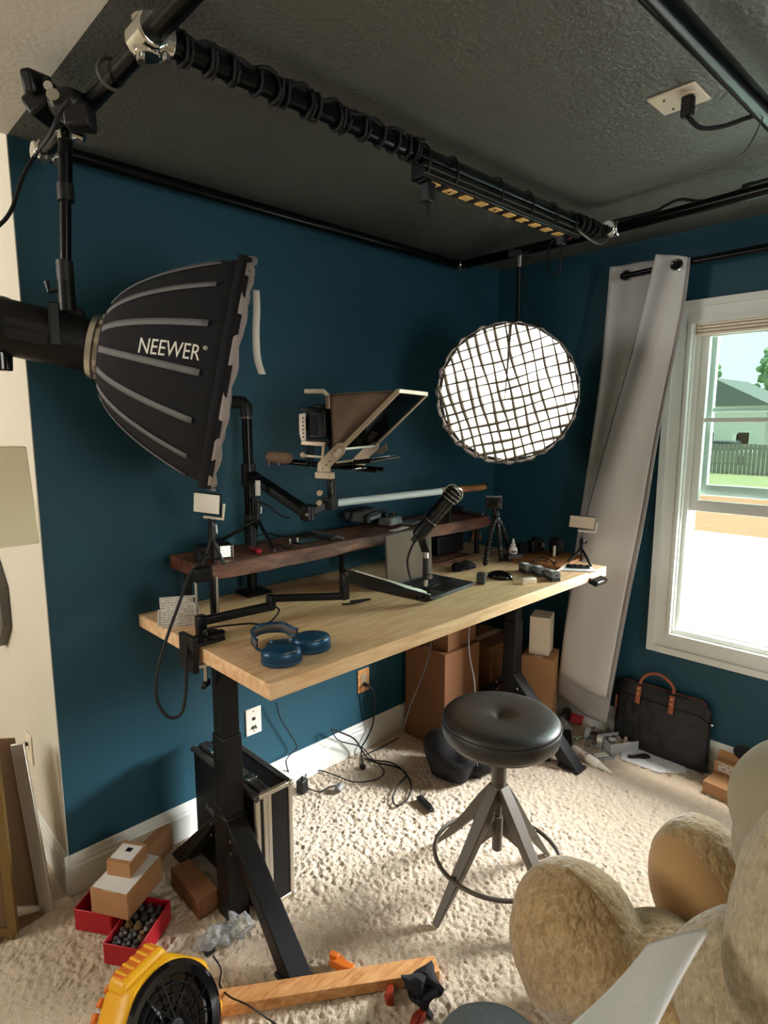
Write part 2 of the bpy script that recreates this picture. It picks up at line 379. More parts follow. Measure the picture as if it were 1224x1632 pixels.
# dark strip where the ceiling paint laps down onto the wall
# ---------------------------------------------------------------- window
g = G()
def casing(y0, y1, z0, z1, wd=.095):
    # mitred frame of four boards with a stepped profile
    for (lo, hi, t) in ((0, 1, .018), (.0, .28, .028), (.82, 1, .024)):
        a, b = wd*lo, wd*hi
        o = [(y0+a, z0-a), (y1-a, z0-a), (y1-a, z1+a), (y0+a, z1+a)]; i = [(y0+b, z0-b), (y1-b, z0-b), (y1-b, z1+b), (y0+b, z1+b)]
        for k in range(4):
            p, q, r, s_ = o[k], o[(k+1) % 4], i[(k+1) % 4], i[k]
            g.prism([(0, p[0], p[1]), (0, q[0], q[1]), (0, r[0], r[1]), (0, s_[0], s_[1])], (-t, 0, 0))
CY0, CY1, CZ0, CZ1 = -.935, -2.145, .508, 2.135
# casing boards: outer edge CY/CZ, running inwards
o_ = [(CY0, CZ0), (CY1, CZ0), (CY1, CZ1), (CY0, CZ1)]; wd = .095
def ring_at(d): return [(CY0-d, CZ0+d), (CY1+d, CZ0+d), (CY1+d, CZ1-d), (CY0-d, CZ1-d)]
for (lo, hi, t) in ((0, .03, .030), (.03, .085, .018), (.085, .1, .024)):
    o = ring_at(lo); i = ring_at(hi)
    for k in range(4):
        p, q, r, s_ = o[k], o[(k+1) % 4], i[(k+1) % 4], i[k]
        g.prism([(0, p[0], p[1]), (0, q[0], q[1]), (0, r[0], r[1]), (0, s_[0], s_[1])], (-t, 0, 0))
win = g.build('window_1', 'white_trim', kind='structure', smooth=False)
def frame_ring(y0, y1, z0, z1, wd, x0, x1):
    g = G(); g.bb(x0, x1, y0, y0-wd, z0, z1); g.bb(x0, x1, y1, y1+wd, z0, z1); g.bb(x0, x1, y0-wd, y1+wd, z0, z0+wd); g.bb(x0, x1, y0-wd, y1+wd, z1-wd, z1); return g
g = frame_ring(WY0, WY1, WZ0, WZ1, .012, .0, .16); g.bb(.02, .03, WY0-.012, WY0-.03, WZ0, WZ1); g.bb(.05, .06, WY0-.012, WY0-.035, WZ0, WZ1); g.bb(.085, .095, WY0-.012, WY0-.04, WZ0, WZ1); g.bb(.0, .16, WY0-.012, WY1+.012, WZ0+.012, WZ0+.03); g.bb(.04, .05, WY0, WY1, WZ0, WZ0+.045)
g.build('window_jamb', 'white_trim', win, smooth=False)
# inner sash, pushed up, with muntins; outer sash behind it
def sash(name, x, y0, y1, z0, z1, cols, rows, st=.05, mt=.02):
    s = frame_ring(y0, y1, z0, z1, st, x, x+.032).build(name, 'white_trim', win, bevel=.003)
    ys = [y0-st+(y1-y0+2*st)*k/cols for k in range(1, cols)]; zs = [z0+st+(z1-z0-2*st)*k/rows for k in range(1, rows)]
    for yy in ys: G().bb(x+.006, x+.026, yy-mt/2, yy+mt/2, z0+st, z1-st).build('muntin', 'white_trim', s, bevel=.003)
    for zz in zs: G().bb(x+.007, x+.025, y0-st, y1+st, zz-mt/2, zz+mt/2).build('muntin', 'white_trim', s, bevel=.003)
    G().bb(x+.014, x+.017, y0-st, y1+st, z0+st, z1-st).build('pane', 'glass', s, smooth=False)
    return s
sash('sash', .035, WY0-.014, WY1+.014, 1.20, 2.03, 3, 2)
sash('sash', .085, WY0-.03, WY1+.03, 1.27, 2.05, 3, 2)
# raised shade in the head of the window
g = G()
for k in range(5): g.bb(.002, .032, WY0-.016, WY1+.016, 1.985+k*.014, 1.985+k*.014+.012)
t = g.build('window_shade', 'cream_plastic', label='beige pleated window shade pulled up tight under the window head', cat='window shade', bevel=.003)
# assumed window behind the camera, unseen, added for the second daylight
g = frame_ring(-1.45, -2.95, .75, 2.15, .06, 0, .1)
g.v = [V((p.y, -4.2-p.x*.8, p.z)) for p in g.v]
g.build('assumed_window', 'white_trim', kind='structure')
# ---------------------------------------------------------------- outside
g = G(); g.prism([(.17, -16, -.42), (.17, 14, -.42), (9.2, 14, -.42), (9.2, -16, -.42)], (0, 0, -.3)); struct('patio', g, 'concrete')
g = G(); g.prism([(.17, -16, -.415), (.17, 14, -.415), (3.6, 14, -.415), (3.8, -16, -.415)], (0, 0, -.01)); struct('gravel_strip', g, 'gravel')
g = G(); g.add([(9.2, -60, -.44), (9.2, 60, -.44), (29, 60, -1.75), (29, -60, -1.75)], [(0, 1, 2, 3)]); struct('mulch_bank', g, 'mulch')
g = G(); g.add([(29, -80, -1.75), (29, 80, -1.75), (110, 80, -1.75), (110, -80, -1.75)], [(0, 1, 2, 3)]); struct('lawn', g, 'grass')
ft = thing('wooden_fence', (40, 0, -1.75), 'long weathered grey board fence across the far side of the yard', 'fence')
board = None
for k in range(150):
    yy = 17 - k*.24
    if board is None: board = G().bb(40, 40.03, yy, yy-.21, -1.75, .12).build('board', 'fence', ft, smooth=False); by = yy
    else:
        c = board.copy(); COL.objects.link(c); c.location.y = board.location.y + (yy-by); c.location.z = board.location.z + random.uniform(-.03, .03)
G().bb(40.03, 40.09, 17, -19, -.2, -.08).build('rail', 'fence', ft)
def house(x, y, w_, d_, h, label, col, roofh=2.6):
    t = thing('house', (x, y, -1.75), label, 'house', None)
    wl = G().bb(x, x+d_, y-w_/2, y+w_/2, -1.75, -1.75+h).build('wall', col, t, smooth=False)
    G().prism([(x-.4, y-w_/2-.4, -1.75+h), (x-.4, y+w_/2+.4, -1.75+h), (x-.4, y, -1.75+h+roofh)], (d_+.8, 0, 0)).build('roof', 'roof', t, smooth=False)
    for k in (-.32, 0, .32):
        for zz in (1.0, 3.8):
            if zz+1.3 < h:
                f = G().bb(x-.05, x, y+k*w_-.55, y+k*w_+.55, -1.75+zz, -1.75+zz+1.3).build('window', 'white_trim', t, smooth=False)
                G().bb(x-.07, x-.05, y+k*w_-.45, y+k*w_+.45, -1.75+zz+.1, -1.75+zz+1.2).build('pane', 'lcd', f, smooth=False)
    G().bb(x-.05, x, y-w_*.12-1.6, y-w_*.12-.9, -1.75, .3).build('door', 'white_trim', t, smooth=False)
    return t
house(60, 18, 9, 10, 4.6, 'pale sided house beyond the fence, nearest the curtain', 'siding')
house(62, 7.5, 8, 10, 5.2, 'pale sided house beyond the fence at the right edge of the window', 'siding', 2.0)
t = thing('car', (50, 13.6, -1.75), 'small white car parked in front of the pale house beyond the fence', 'car')
G().bb(49.2, 50.9, 11.4, 15.8, -1.4, -.7).build('body', 'white_plastic', t, bevel=.2)
G().box((50, 13.6, -.35), (1.5, 2.4, .7), taper=.75).build('cabin', 'dark_grey_plastic', t, bevel=.12)
for yy in (12.2, 15.0): G().cyl((49.15, yy, -1.42), (49.4, yy, -1.42), .33).build('wheel', 'rubber', t)
def tree(x, y, h, r, label):
    t = thing('tree', (x, y, -1.75), label, 'tree')
    G().cyl((x, y, -1.75), (x, y, -1.75+h*.6), .3, .15).build('trunk', 'bark', t)
    g = G(); rs = random.Random(int(x*7+y*13))
    for k in range(90):
        a = rs.uniform(0, 2*pi); q = r*math.sqrt(rs.random())*.75; z = -1.75+h*rs.uniform(.42, .98); q *= 1.15-abs((z+1.75)/h-.6)
        n = len(g.v); rr = r*rs.uniform(.12, .24)
        g.ball((x+q*cos(a), y+q*sin(a), z), (rr, rr, rr*.8), 9, 6)
        for i in range(n, len(g.v)): g.v[i] += V((rs.uniform(-1, 1), rs.uniform(-1, 1), rs.uniform(-1, 1)))*rr*.22
    g.build('crown', 'leaf', t, smooth=False)
tree(76, 25.5, 11, 3.8, 'leafy tree behind the houses, nearest the curtain')
tree(92, 19.5, 13, 4.2, 'leafy tree behind the roof of the pale house')
tree(84, 11.5, 14, 4.2, 'leafy tree in the gap between the two houses')
tree(88, -8, 13, 4.5, 'leafy tree behind the house at the right edge of the window')
tree(86, -20, 15, 5, 'tall leafy tree beyond the second house, furthest right')

q_f = 973.737
def P_(u, v, z):
    """point of the horizontal plane z seen at (u, v) in the photograph's survey"""
    d = _r2*((u-612)*1.0+38.058) - _u2*((v-816)*1.0-4.420) + _f*q_f
    k = (z-CAMP.z)/d.z; return CAMP + d*k

# ================================================================ DESK
DX0, DX1, DY0, DY1, DZ = -2.172, -.325, -.852, -.052, .957
desk = thing('standing_desk', ((DX0+DX1)/2, (DY0+DY1)/2, 0), 'standing desk with a thick pale maple top on black A-shaped legs', 'desk')
G().bb(DX0, DX1, DY0, DY1, DZ-.044, DZ).build('desktop', 'desk', desk, bevel=.003)
def desk_leg(x, tag_):
    g = G(); g.bb(x-.03, x+.03, -.49, -.43, .62, .912); c = g.build('leg', 'black_metal', desk, bevel=.003)
    G().bb(x-.034, x+.034, -.494, -.426, .36, .64).build('lower_column', 'black_metal', c, bevel=.003)
    G().bb(x-.038, x+.038, -.498, -.422, .0, .37).build('sleeve', 'black_metal', c, bevel=.003)
    # front and rear diagonal feet
    G().prism([(x-.035, -.43, .40), (x-.035, -.50, .36), (x-.035, -.845, .012), (x-.035, -.76, .012)], (.07, 0, 0)).build('foot', 'black_metal', c, bevel=.003)
    G().prism([(x-.035, -.49, .40), (x-.035, -.43, .36), (x-.035, -.07, .012), (x-.035, -.15, .012)], (.07, 0, 0)).build('foot', 'black_metal', c, bevel=.003)
    G().bb(x-.042, x+.042, -.855, -.75, 0, .014).build('foot_pad', 'rubber', c, bevel=.003)
    g = G()
    for yy, zz in ((-.52, .31), (-.52, .27), (-.40, .31), (-.40, .27)): g.cyl((x-.0395, yy, zz), (x-.036, yy, zz), .006)
    g.build('bolt', 'chrome', c)
desk_leg(-2.078, 'left'); desk_leg(-.462, 'right')
G().bb(-2.03, -.50, -.49, -.43, .872, .912).build('crossbar', 'black_metal', desk, bevel=.003)
for x in (-2.068, -.462): G().bb(x-.03, x+.03, -.76, -.14, .886, .912).build('bracket', 'black_metal', desk, bevel=.003)
G().box((-0.440, -0.866, 0.915), (.10, .05, .024), frame((0, -.35, 1), (1, 0, 0))).build('height_control', 'gloss_black', desk, bevel=.004, label='black height control pad under the front edge')

# ================================================================ SHELF over the desk
SZ = 1.147
shelf = thing('desk_shelf', (-1.25, -.17, DZ), 'live-edge dark walnut shelf raised on short black posts along the back of the desk', 'shelf')
def shelf_fn():
    g = G(); n = 60; rs = random.Random(4); x0, x1 = -2.045, -.46
    top = []; bot = []
    for i in range(n+1):
        t = i/n; x = x0+(x1-x0)*t
        wv = .005*sin(t*13)+.0035*sin(t*31+1)+.0015*sin(t*70)
        bow = .022*sin(pi*min(1, max(0, (t-.15)/.45)))
        top.append((x, -.30+wv+bow*.6, SZ)); bot.append((x, -.315+wv*1.6+bow*.4, SZ-.046-.006*sin(t*9)))
    vs = []
    for a, b in zip(top, bot):
        vs += [V((a[0], -.045, SZ)), V(a), V(((a[0]), (a[1]+b[1])/2-.004, SZ-.022)), V(b), V((b[0], -.045, b[2]))]
    fs = [(i*5+k, i*5+(k+1) % 5, (i+1)*5+(k+1) % 5, (i+1)*5+k) for i in range(n) for k in range(5)] + [(0, 1, 2, 3, 4), tuple(n*5+k for k in (4, 3, 2, 1, 0))]
    return g.add(vs, fs)
shelf_fn().build('board', 'shelf', shelf, bevel=.002, angle=50)
for x, y in ((-2.0, -.27), (-2.0, -.09), (-1.28, -.11), (-.52, -.27), (-.52, -.09)):
    G().cyl((x, y, DZ), (x, y, SZ-.052), .0125).build('post', 'black_metal', shelf)
    
# ================================================================ STOOL
SX_, SY_ = -1.356, -.997
st = thing('round_stool', (SX_, SY_, 0), 'round black leather swivel stool with four splayed grey legs and a foot ring', 'stool')
sc = V((SX_, SY_, 0))
prof = [(.0, .632), (.010, .634), (.022, .641), (.04, .649), (.07, .654), (.12, .656), (.16, .654), (.182, .647), (.192, .636), (.195, .628)]
g = G().lathe(sc, UP, [(.15, .568), (.182, .570), (.191, .578), (.1955, .60), (.1965, .622), (.1935, .626), (.195, .629)] + prof[::-1][1:], 48)
seat = g.build('seat', 'leather', st, angle=60)
G().ring(sc+UP*.6245, UP, .1945, .0028, 56, 6).build('piping', 'leather', seat)
G().ball(sc+UP*.634, (.011, .011, .004), 12, 6).build('button', 'leather', seat)
G().cyl(sc+UP*.556, sc+UP*.568, .17, .178, 40).build('seat_plate', 'stool_metal', st)
G().cyl(sc+UP*.47, sc+UP*.558, .0155, None, 20).build('screw_post', 'grey_metal', st)
g = G().cyl(sc+UP*.385, sc+UP*.475, .025, None, 24); g.cyl(sc+UP*.27, sc+UP*.40, .012, None, 16); g.cyl(sc+UP*.155, sc+UP*.28, .017, .0185, 20)
g.build('column', 'stool_metal', st)
feet = [(-1.627, -.961), (-1.323, -.715), (-1.085, -1.033), (-1.389, -1.285)]
for fx, fy in feet:
    d = (V((fx, fy, 0))-sc); L = d.length; d.normalize(); sd = UP.cross(d)
    # tapering pressed leg with a web near the top
    a = sc + d*.014; 
    pts = []
    for (t, z, hw, hh) in ((.0, .385, .021, .036), (.18, .31, .023, .042), (.42, .21, .021, .036), (.75, .09, .017, .026), (1.0, .0, .014, .014)):
        c = sc + d*(L*t*.985+.012) + UP*z
        up = (UP*.75+d*.66).normalized()
        pts.append([c+sd*hw+up*hh*.5, c-sd*hw+up*hh*.5, c-sd*hw*.8-up*hh*.5, c+sd*hw*.8-up*hh*.5])
    vs = [p for r in pts for p in r]; n = len(pts)
    for p in vs: p.z = max(p.z, .002)
    fs = [(i*4+k, i*4+(k+1) % 4, (i+1)*4+(k+1) % 4, (i+1)*4+k) for i in range(n-1) for k in range(4)]+[(3, 2, 1, 0), tuple(4*(n-1)+k for k in range(4))]
    lg = G().add(vs, fs).build('leg', 'stool_metal', st, bevel=.003)
    q = sc + d*.185 + UP*.135; 
    G().prism([sc+d*.022+UP*.30, sc+d*.022+UP*.215, sc+d*.045+UP*.215, sc+d*.13+UP*.20], sd*.006).build('web', 'stool_metal', lg, bevel=.002)
G().ring(sc+UP*.135, UP, .213, .0075, 60, 8).build('foot_ring', 'stool_metal', st)
for k, (fx, fy) in enumerate(feet):
    d = (V((fx, fy, 0))-sc).normalized(); G().cyl(sc+d*.165+UP*.135, sc+d*.21+UP*.135, .005).build('strut', 'stool_metal', st)

# ================================================================ CURTAIN AND ROD
rod = thing('curtain_rod', (-.1, -1.5, 2.28), 'black metal curtain rod above the window', 'curtain rod')
G().tube([(-0.100, -0.739, 2.272), (-0.100, -0.980, 2.281), (-0.100, -1.321, 2.283), (-.1, -2.3, 2.29)], .0125, 12).build('rod', 'black_pipe', rod)
G().tube([(-0.100, -1.036, 2.289), (-0.100, -1.321, 2.292), (-.1, -2.3, 2.30)], .0095, 10).build('rod_sleeve', 'black_pipe', rod)
G().cyl((-.1, -2.25, 2.285), (0, -2.25, 2.285), .01).build('bracket', 'black_pipe', rod)
cur = thing('curtain', (-.1, -.8, .1), 'pale grey grommet curtain hanging beside the window, swept left behind the desk', 'curtain')
edgeR = [(-0.130, -1.046, 2.295), (-0.130, -1.032, 2.067), (-0.130, -0.970, 1.587), (-0.130, -0.931, 1.155), (-0.130, -0.883, 0.753), (-0.130, -0.808, 0.108)]
eL = [(-0.060, -0.663, 2.336), (-0.080, -0.653, 1.857), (-0.100, -0.621, 1.400), (-0.120, -0.591, 1.017), (-0.130, -0.568, 0.684), (-0.130, -0.527, 0.189)]
fL = [(-0.150, -0.910, 2.330), (-0.150, -0.842, 1.980), (-0.150, -0.749, 1.587), (-0.150, -0.648, 1.124), (-0.145, -0.583, 0.691), (-0.145, -0.543, 0.195)]
eL = spline([V(p) for p in eL], 8); fLs = spline([V(p) for p in fL], 8); eR = spline([V(p) for p in edgeR], 8)
def at_(L, t):
    k = t*(len(L)-1); i = min(int(k), len(L)-2); return L[i].lerp(L[i+1], k-i)
def backp(u, v):   # rear layer: from the left edge to a turn hidden behind the front fold
    a = at_(eL, v); b = at_(fLs, v); b = b + (at_(eR, v)-b)*.35; b.x = -.075
    p = a.lerp(b, u); p.x += .012*sin(u*9+v*3)*(1-v*.6); return p
def frontp(u, v):
    a = at_(fLs, v); b = at_(eR, v); p = a.lerp(b, u)
    p.x += -.028*sin(pi*u)*(.4+.6*v) + .008*sin(u*7+v*5)
    if v > .9: p.z -= .02*sin(pi*u)*(v-.9)*10
    return p
G().grid(backp, 16, 60).build('rear_fold', 'curtain', cur, solid=.003)
G().grid(lambda u, v: frontp(u*.93, v*.945), 20, 60).build('front_panel', 'curtain', cur, solid=.003)
G().grid(lambda u, v: frontp(.93+u*.07, v*.945), 2, 60).build('side_hem', 'hem', cur, solid=.005)
G().grid(lambda u, v: frontp(u, .945+.055*v), 20, 4).build('bottom_hem', 'hem', cur, solid=.005)
for (u, v, x) in ((998, 438, -.072), (1078, 422, -.158)):
    pass
for c in ((-0.090, -0.758, 2.276), (-0.165, -1.005, 2.266)):
    gm = G().ring(c, (1, .25, 0), .021, .0045, 28, 6).build('grommet', 'chrome', cur); G().cyl(V(c)+V((.004, 0, 0)), V(c)+V((.0, 0, 0)), .0205, None, 20).build('eyelet', 'gloss_black', gm)

# ================================================================ PIPE RIG
PZ = 2.35
p1 = thing('ceiling_pipe', (-1.5, -.86, PZ), 'long black ceiling pipe wrapped in looped cable with a power strip tied under it', 'pipe')
A1 = V((-2.403, -0.864, 2.350)); B1 = V((-0.571, -0.860, 2.350))
G().cyl(A1, B1, .021, None, 18).build('tube', 'black_pipe', p1)
g = G(); rs = random.Random(11)
d1 = (B1-A1).normalized(); F1 = frame(d1)
def coil(g, c0, n, pitch, R_, r_=.0042):
    pts = []
    for i in range(n*10+1):
        a = 2*pi*i/10; rr = R_+rs.uniform(-.003, .004); pts.append(c0 + d1*pitch*i/10 + F1 @ V((rr*cos(a), rr*sin(a), 0)))
    g.tube(pts, r_, 6)
L1 = (B1-A1).length
marks = [.03, .06, .088, .125, .15, .165, .20, .215, .25, .265, .295, .33, .36, .385, .40]
for t in marks:
    g = G(); coil(g, A1.lerp(B1, t), rs.choice((1, 2, 2)), .010, .027); g.build('cable_coil', 'rubber', p1)
G().tube([A1.lerp(B1, .02+.40*i/40) + V((.0, .004*sin(i), .026+.006*sin(i*1.7))) for i in range(41)], .0085, 6).build('wrapped_cable', 'rubber', p1)
G().tube([A1.lerp(B1, .02+.40*i/50) + V((.0, -.012+.006*sin(i*1.1), .022+.008*sin(i*.9+1))) for i in range(51)], .005, 6).build('wrapped_cable', 'rubber', p1)
for t in (.90, .925, .95, .97):
    g = G(); coil(g, A1.lerp(B1, t), 2, .010, .028); g.build('cable_coil', 'rubber', p1)
g = G(); g.tube([A1.lerp(B1, .87)+V((0, -.02, -.03)), A1.lerp(B1, .92)+V((0, -.03, -.055)), A1.lerp(B1, .97)+V((0, -.03, -.06)), B1+V((.01, -.03, -.03)), B1+V((.02, -.03, .0))], .005, 6, smooth=6)
g.build('cord', 'grey_metal', p1)
ps = thing('power_strip', A1.lerp(B1, .72), 'long black metal power strip of amber sockets tied under the wrapped ceiling pipe', 'power strip')
a = A1.lerp(B1, .415)+V((0, .0, -.045)); b = A1.lerp(B1, .892)+V((0, .0, -.045)); c = (a+b)/2; Rp = frame(d1, (0, 1, 0))
body = G().box(c, (.05, .042, (b-a).length), Rp).build('body', 'black_metal', ps, bevel=.003)
g = G()
for dz in (-.012, .006): g.bar(a+V((0, -.0265, dz)), b+V((0, -.0265, dz)), .003, .004)
g.build('ridge', 'grey_metal', ps)
first = None
for k in range(10):
    q = a.lerp(b, .075+.088*k)+V((0, .0, -.0225))
    o = G().box(q, (.030, .004, .040), Rp)
    if first is None: first = o.build('socket', 'gold_plug', ps, bevel=.002); fq = q
    else:
        cc = first.copy(); COL.objects.link(cc); cc.location = first.location + (q-fq)
g = G()
for t in (.02, .16, .42, .62, .80, .95):
    q = a.lerp(b, t)
    for m_ in range(14):
        pass
    pts = [q + V((0, .033*cos(2*pi*i/16), .024+.048*sin(2*pi*i/16))) for i in range(17)]
    G().tube(pts, .0035, 5).build('cable_tie', 'black_plastic', ps)
G().ball(a.lerp(b, .965)+V((0, 0, -.0225)), .004, 8, 5).build('indicator', 'red', ps)
q = a.lerp(b, .05)+V((0, 0, -.024)); G().box(q+V((0, 0, -.025)), (.028, .03, .05), taper=1.2).build('plug', 'black_plastic', ps, bevel=.003)
G().tube([q+V((0, 0, -.04)), q+V((0, -.004, -.085))], .004, 6).build('plug_tail', 'rubber', ps)
q = a.lerp(b, .90)+V((0, 0, -.024)); G().box(q+V((0, 0, -.015)), (.026, .03, .034)).build('plug', 'black_plastic', ps, bevel=.003)
cable('lamp_cord', [q+V((0, 0, -.03)), q+V((.0, .0, -.10)), q+V((.05, .04, -.12)), q+V((.12, .12, -.08)), V((-0.660, -0.707, 2.330)), V((-0.668, -0.845, 2.330))], .0035, 'thin black cord hanging from the far end of the power strip')
# fittings
def flange(name, pts, label, cat='pipe fitting', group=None):
    t = thing(name, pts[0][0], label, cat, group)
    for (p, q, r) in pts: 
        s_ = G().cyl(p, q, r, None, 16).build('collar', 'chrome', t, bevel=.004)
    return t
t = flange('pipe_fitting', [(A1+V((-.01, 0, 0)), A1+V((.035, 0, 0)), .031), (A1+V((-.012, -.03, 0)), A1+V((-.012, .035, 0)), .032), (A1+V((-.01, .01, .035)), A1+V((-.01, .01, -.035)), .026)], 'bright chrome corner fitting at the camera end of the wrapped ceiling pipe')
for dz in ((.018, -.012, -.03), (-.02, .02, -.03)): G().cyl(A1+V(dz), A1+V(dz)+V((0, -.004, -.014)), .008).build('screw', 'silver', t)
PLa = V((-2.405, -0.178, 2.350)); PLb = V((-2.42, -2.6, 2.35))
pl = thing('ceiling_pipe', (-2.41, -1.2, PZ), 'black pipe under the left edge of the black ceiling, running towards the camera', 'pipe')
G().cyl(PLa, PLb, .021, None, 16).build('tube', 'black_pipe', pl)
G().ring(V((-2.414, -0.685, 2.350)), (0, 1, 0), .030, .004, 24, 6).build('cable_loop', 'grey_metal', pl)
t = flange('pipe_fitting', [(PLa+V((-.03, 0, -.002)), PLa+V((.035, 0, -.002)), .026), (PLa+V((0, -.03, 0)), PLa+V((0, .02, 0)), .028), (PLa+V((.03, -.02, 0)), PLa+V((.03, .02, 0)), .02)], 'bright chrome corner fitting at the left end of the pipe along the teal wall')
for dx in (-.015, .02): G().cyl(PLa+V((dx, -.02, -.02)), PLa+V((dx, -.03, -.03)), .008).build('screw', 'silver', t)
PAa = V((-2.298, -0.070, 2.406)); PAb = V((-0.457, -0.070, 2.389))
pa = G().cyl(PAa, PAb, .020, None, 16).build('ceiling_pipe', 'black_pipe', label='black pipe along the top of the teal wall above the desk', cat='pipe')
t = flange('pipe_fitting', [(PAb+V((-.01, 0, -.0)), PAb+V((.02, 0, -.0)), .024)], 'small chrome screws on the fitting in the far dark corner of the pipe rig')
for dx in (-.012, .022): G().cyl(PAb+V((dx, -.02, -.012)), PAb+V((dx, -.026, -.034)), .008).build('screw', 'silver', t)
PBa = PAb+V((.02, 0, 0)); PBb = V((-0.565, -0.908, 2.350)); PBc = V((-0.604, -1.439, 2.350)); PBd = PBc+(PBc-PBb)*1.6
G().tube([PBa, PBb, PBc, PBd], .021, 14).build('ceiling_pipe', 'black_pipe', label='black pipe with a cable over it along the window wall ceiling', cat='pipe')
t = flange('pipe_fitting', [(PBb+V((-.04, .0, 0)), PBb+V((-.0, .0, 0)), .029), (PBb+V((0, .025, 0)), PBb+V((0, -.03, 0)), .028)], 'chrome corner fitting where the wrapped pipe meets the window wall pipe')
cable('black_cable', [PBb+V((0, 0, .03)), V((-0.543, -1.051, 2.385)), V((-0.579, -1.109, 2.385)), V((-0.557, -1.154, 2.400)), V((-0.532, -1.220, 2.385)), V((-0.558, -1.336, 2.380)), V((-0.538, -1.376, 2.400)), V((-0.538, -1.419, 2.400)), PBd+V((0, 0, .04))], .006, 'black cable riding on top of the pipe above the window wall')
PCa = V((-1.870, -1.565, 2.350)); PCb = V((-1.171, -1.578, 2.350)); PCb = PCb+(PCb-PCa)*.5
G().cyl(PCa+(PCa-PCb)*.6, PCb, .0225, None, 20).build('ceiling_pipe', 'black_pipe', label='glossy black ceiling pipe crossing the top right corner of the view', cat='pipe')
# ceiling outlet with plug
t = thing('ceiling_outlet', (-1.218, -1.385, 2.440), 'white double outlet plate on the black ceiling with a black plug in it', 'outlet')
cp = V((-1.218, -1.385, 2.440))
G().box(cp+V((0, 0, -.003)), (.118, .118, .006)).build('plate', 'cream_plastic', t, bevel=.003)
soc = V((-1.225, -1.411, 2.440))
G().cyl(soc+V((0, 0, -.0085)), soc+V((0, 0, -.005)), .02, None, 20).build('socket', 'cream_plastic', t)
G().cyl(V((-1.247, -1.359, 2.434)), V((-1.247, -1.359, 2.434))+V((0, 0, -.003)), .003).build('screw', 'grey_metal', t)
G().cyl(V((-1.185, -1.359, 2.434)), V((-1.185, -1.359, 2.434))+V((0, 0, -.003)), .003).build('screw', 'grey_metal', t)
pc = thing('power_plug', soc+V((0, 0, -.03)), 'black plug and cord hanging from the white ceiling outlet', 'plug')
G().box(soc+V((0, 0, -.033)), (.026, .03, .05), taper=1.0).build('plug_body', 'black_plastic', pc, bevel=.006)
G().tube([soc+V((0, 0, -.055)), V((-1.262, -1.433, 2.360)), V((-1.239, -1.452, 2.340)), V((-1.209, -1.489, 2.340)), V((-1.199, -1.534, 2.345)), V((-1.220, -1.580, 2.340)), V((-1.241, -1.640, 2.350))], .0055, 8, smooth=7).build('cord', 'rubber', pc)
G().tube([V((-1.216, -1.581, 2.330)), V((-1.210, -1.567, 2.300)), V((-1.185, -1.545, 2.280)), V((-1.178, -1.527, 2.270))], .0018, 5).build('cable_tie', 'black_plastic', label='thin black cable tie tail hanging from the top right ceiling pipe', cat='cable tie')

# ================================================================ SOFTBOXES
def softbox_profile(s, L, r0, R_): return r0 + (R_-r0)*(s/L)**.47
def ribbon(pts, sides, wd, th=.0012):
    """thin strap with real thickness following pts"""
    g = G(); vs = []
    for p, sd in zip(pts, sides):
        sd = V(sd).normalized(); vs += [p-sd*wd/2, p+sd*wd/2]
    n = len(pts); g.add(vs, [(2*i, 2*i+1, 2*i+3, 2*i+2) for i in range(n-1)]); return g
def softbox(t, rim, ax, xref, L, r0, R_, N, phase=0):
    F = frame(ax, xref); hub = rim - ax*L
    def sp_(s, th): return hub + ax*s + F @ V((cos(th), sin(th), 0))*softbox_profile(max(s, 1e-6), L, r0, R_)
    ns = 14; vs = []; ths = [phase+2*pi*k/N for k in range(N)]
    ss = [L*(i/ns)**1.3 for i in range(ns+1)]
    for s in ss: vs += [sp_(s, th) for th in ths]
    fs = [(j*N+k, j*N+(k+1) % N, (j+1)*N+(k+1) % N, (j+1)*N+k) for j in range(ns) for k in range(N)]
    sh = G().add(vs, fs).build('fabric_shell', 'black_fabric', t, angle=12, solid=.003)
    for th in ths:
        nrm = F @ V((cos(th), sin(th), 0)); sd = ax.cross(nrm)
        pts = [sp_(L*(.05+.75*i/14), th)+nrm*.004 for i in range(15)]
        ribbon(pts, [sd]*15, .016).build('rib_strip', 'grey_tape', sh, solid=.003)
    # black collar at the mouth
    def band(u, v):
        th = phase+2*pi*u; k = (th-phase)/(2*pi)*N; i = int(k) % N; a = sp_(L, ths[i]); b = sp_(L, ths[(i+1) % N]); p = a.lerp(b, k-int(k))
        d = (p-rim).normalized(); return p + d*.004 + ax*(-.03+.034*v)
    G().grid(band, N*2, 1).build('mouth_band', 'black_fabric', t, solid=.004)
    return F, hub, sp_
def grille(t, c, F, R_, n, depth, m='grid_fabric', wob=.004, phase=0, off=0, width=.0035):
    """soft egg-crate: two families of crossing fabric strips, deep along the axis"""
    ax = F @ V((0, 0, 1)); rs = random.Random(5)
    for fam in (0, 1):
        e1 = F @ V((cos(phase), sin(phase), 0)); e2 = F @ V((-sin(phase), cos(phase), 0))
        if fam: e1, e2 = e2, e1
        for k in range(n):
            q = -R_ + 2*R_*(k+.5)/n; h = math.sqrt(max(R_*R_-q*q, 0))*.995
            if h < .03: continue
            ph = rs.uniform(0, 6); m_ = 22; ptsl = []
            g = G(); vs = []
            for i in range(m_+1):
                y = -h+2*h*i/m_; x = q + wob*sin(y*16+ph)*(1-abs(y)/R_*.6)
                sl = .003*sin(y*22+ph*2)
                p = c + e1*x + e2*y + ax*off
                vs += [p, p + ax*depth + e1*sl]
            g.add(vs, [(2*i, 2*i+1, 2*i+3, 2*i+2) for i in range(m_)])
            g.build('grid_strip', m, t, solid=width)
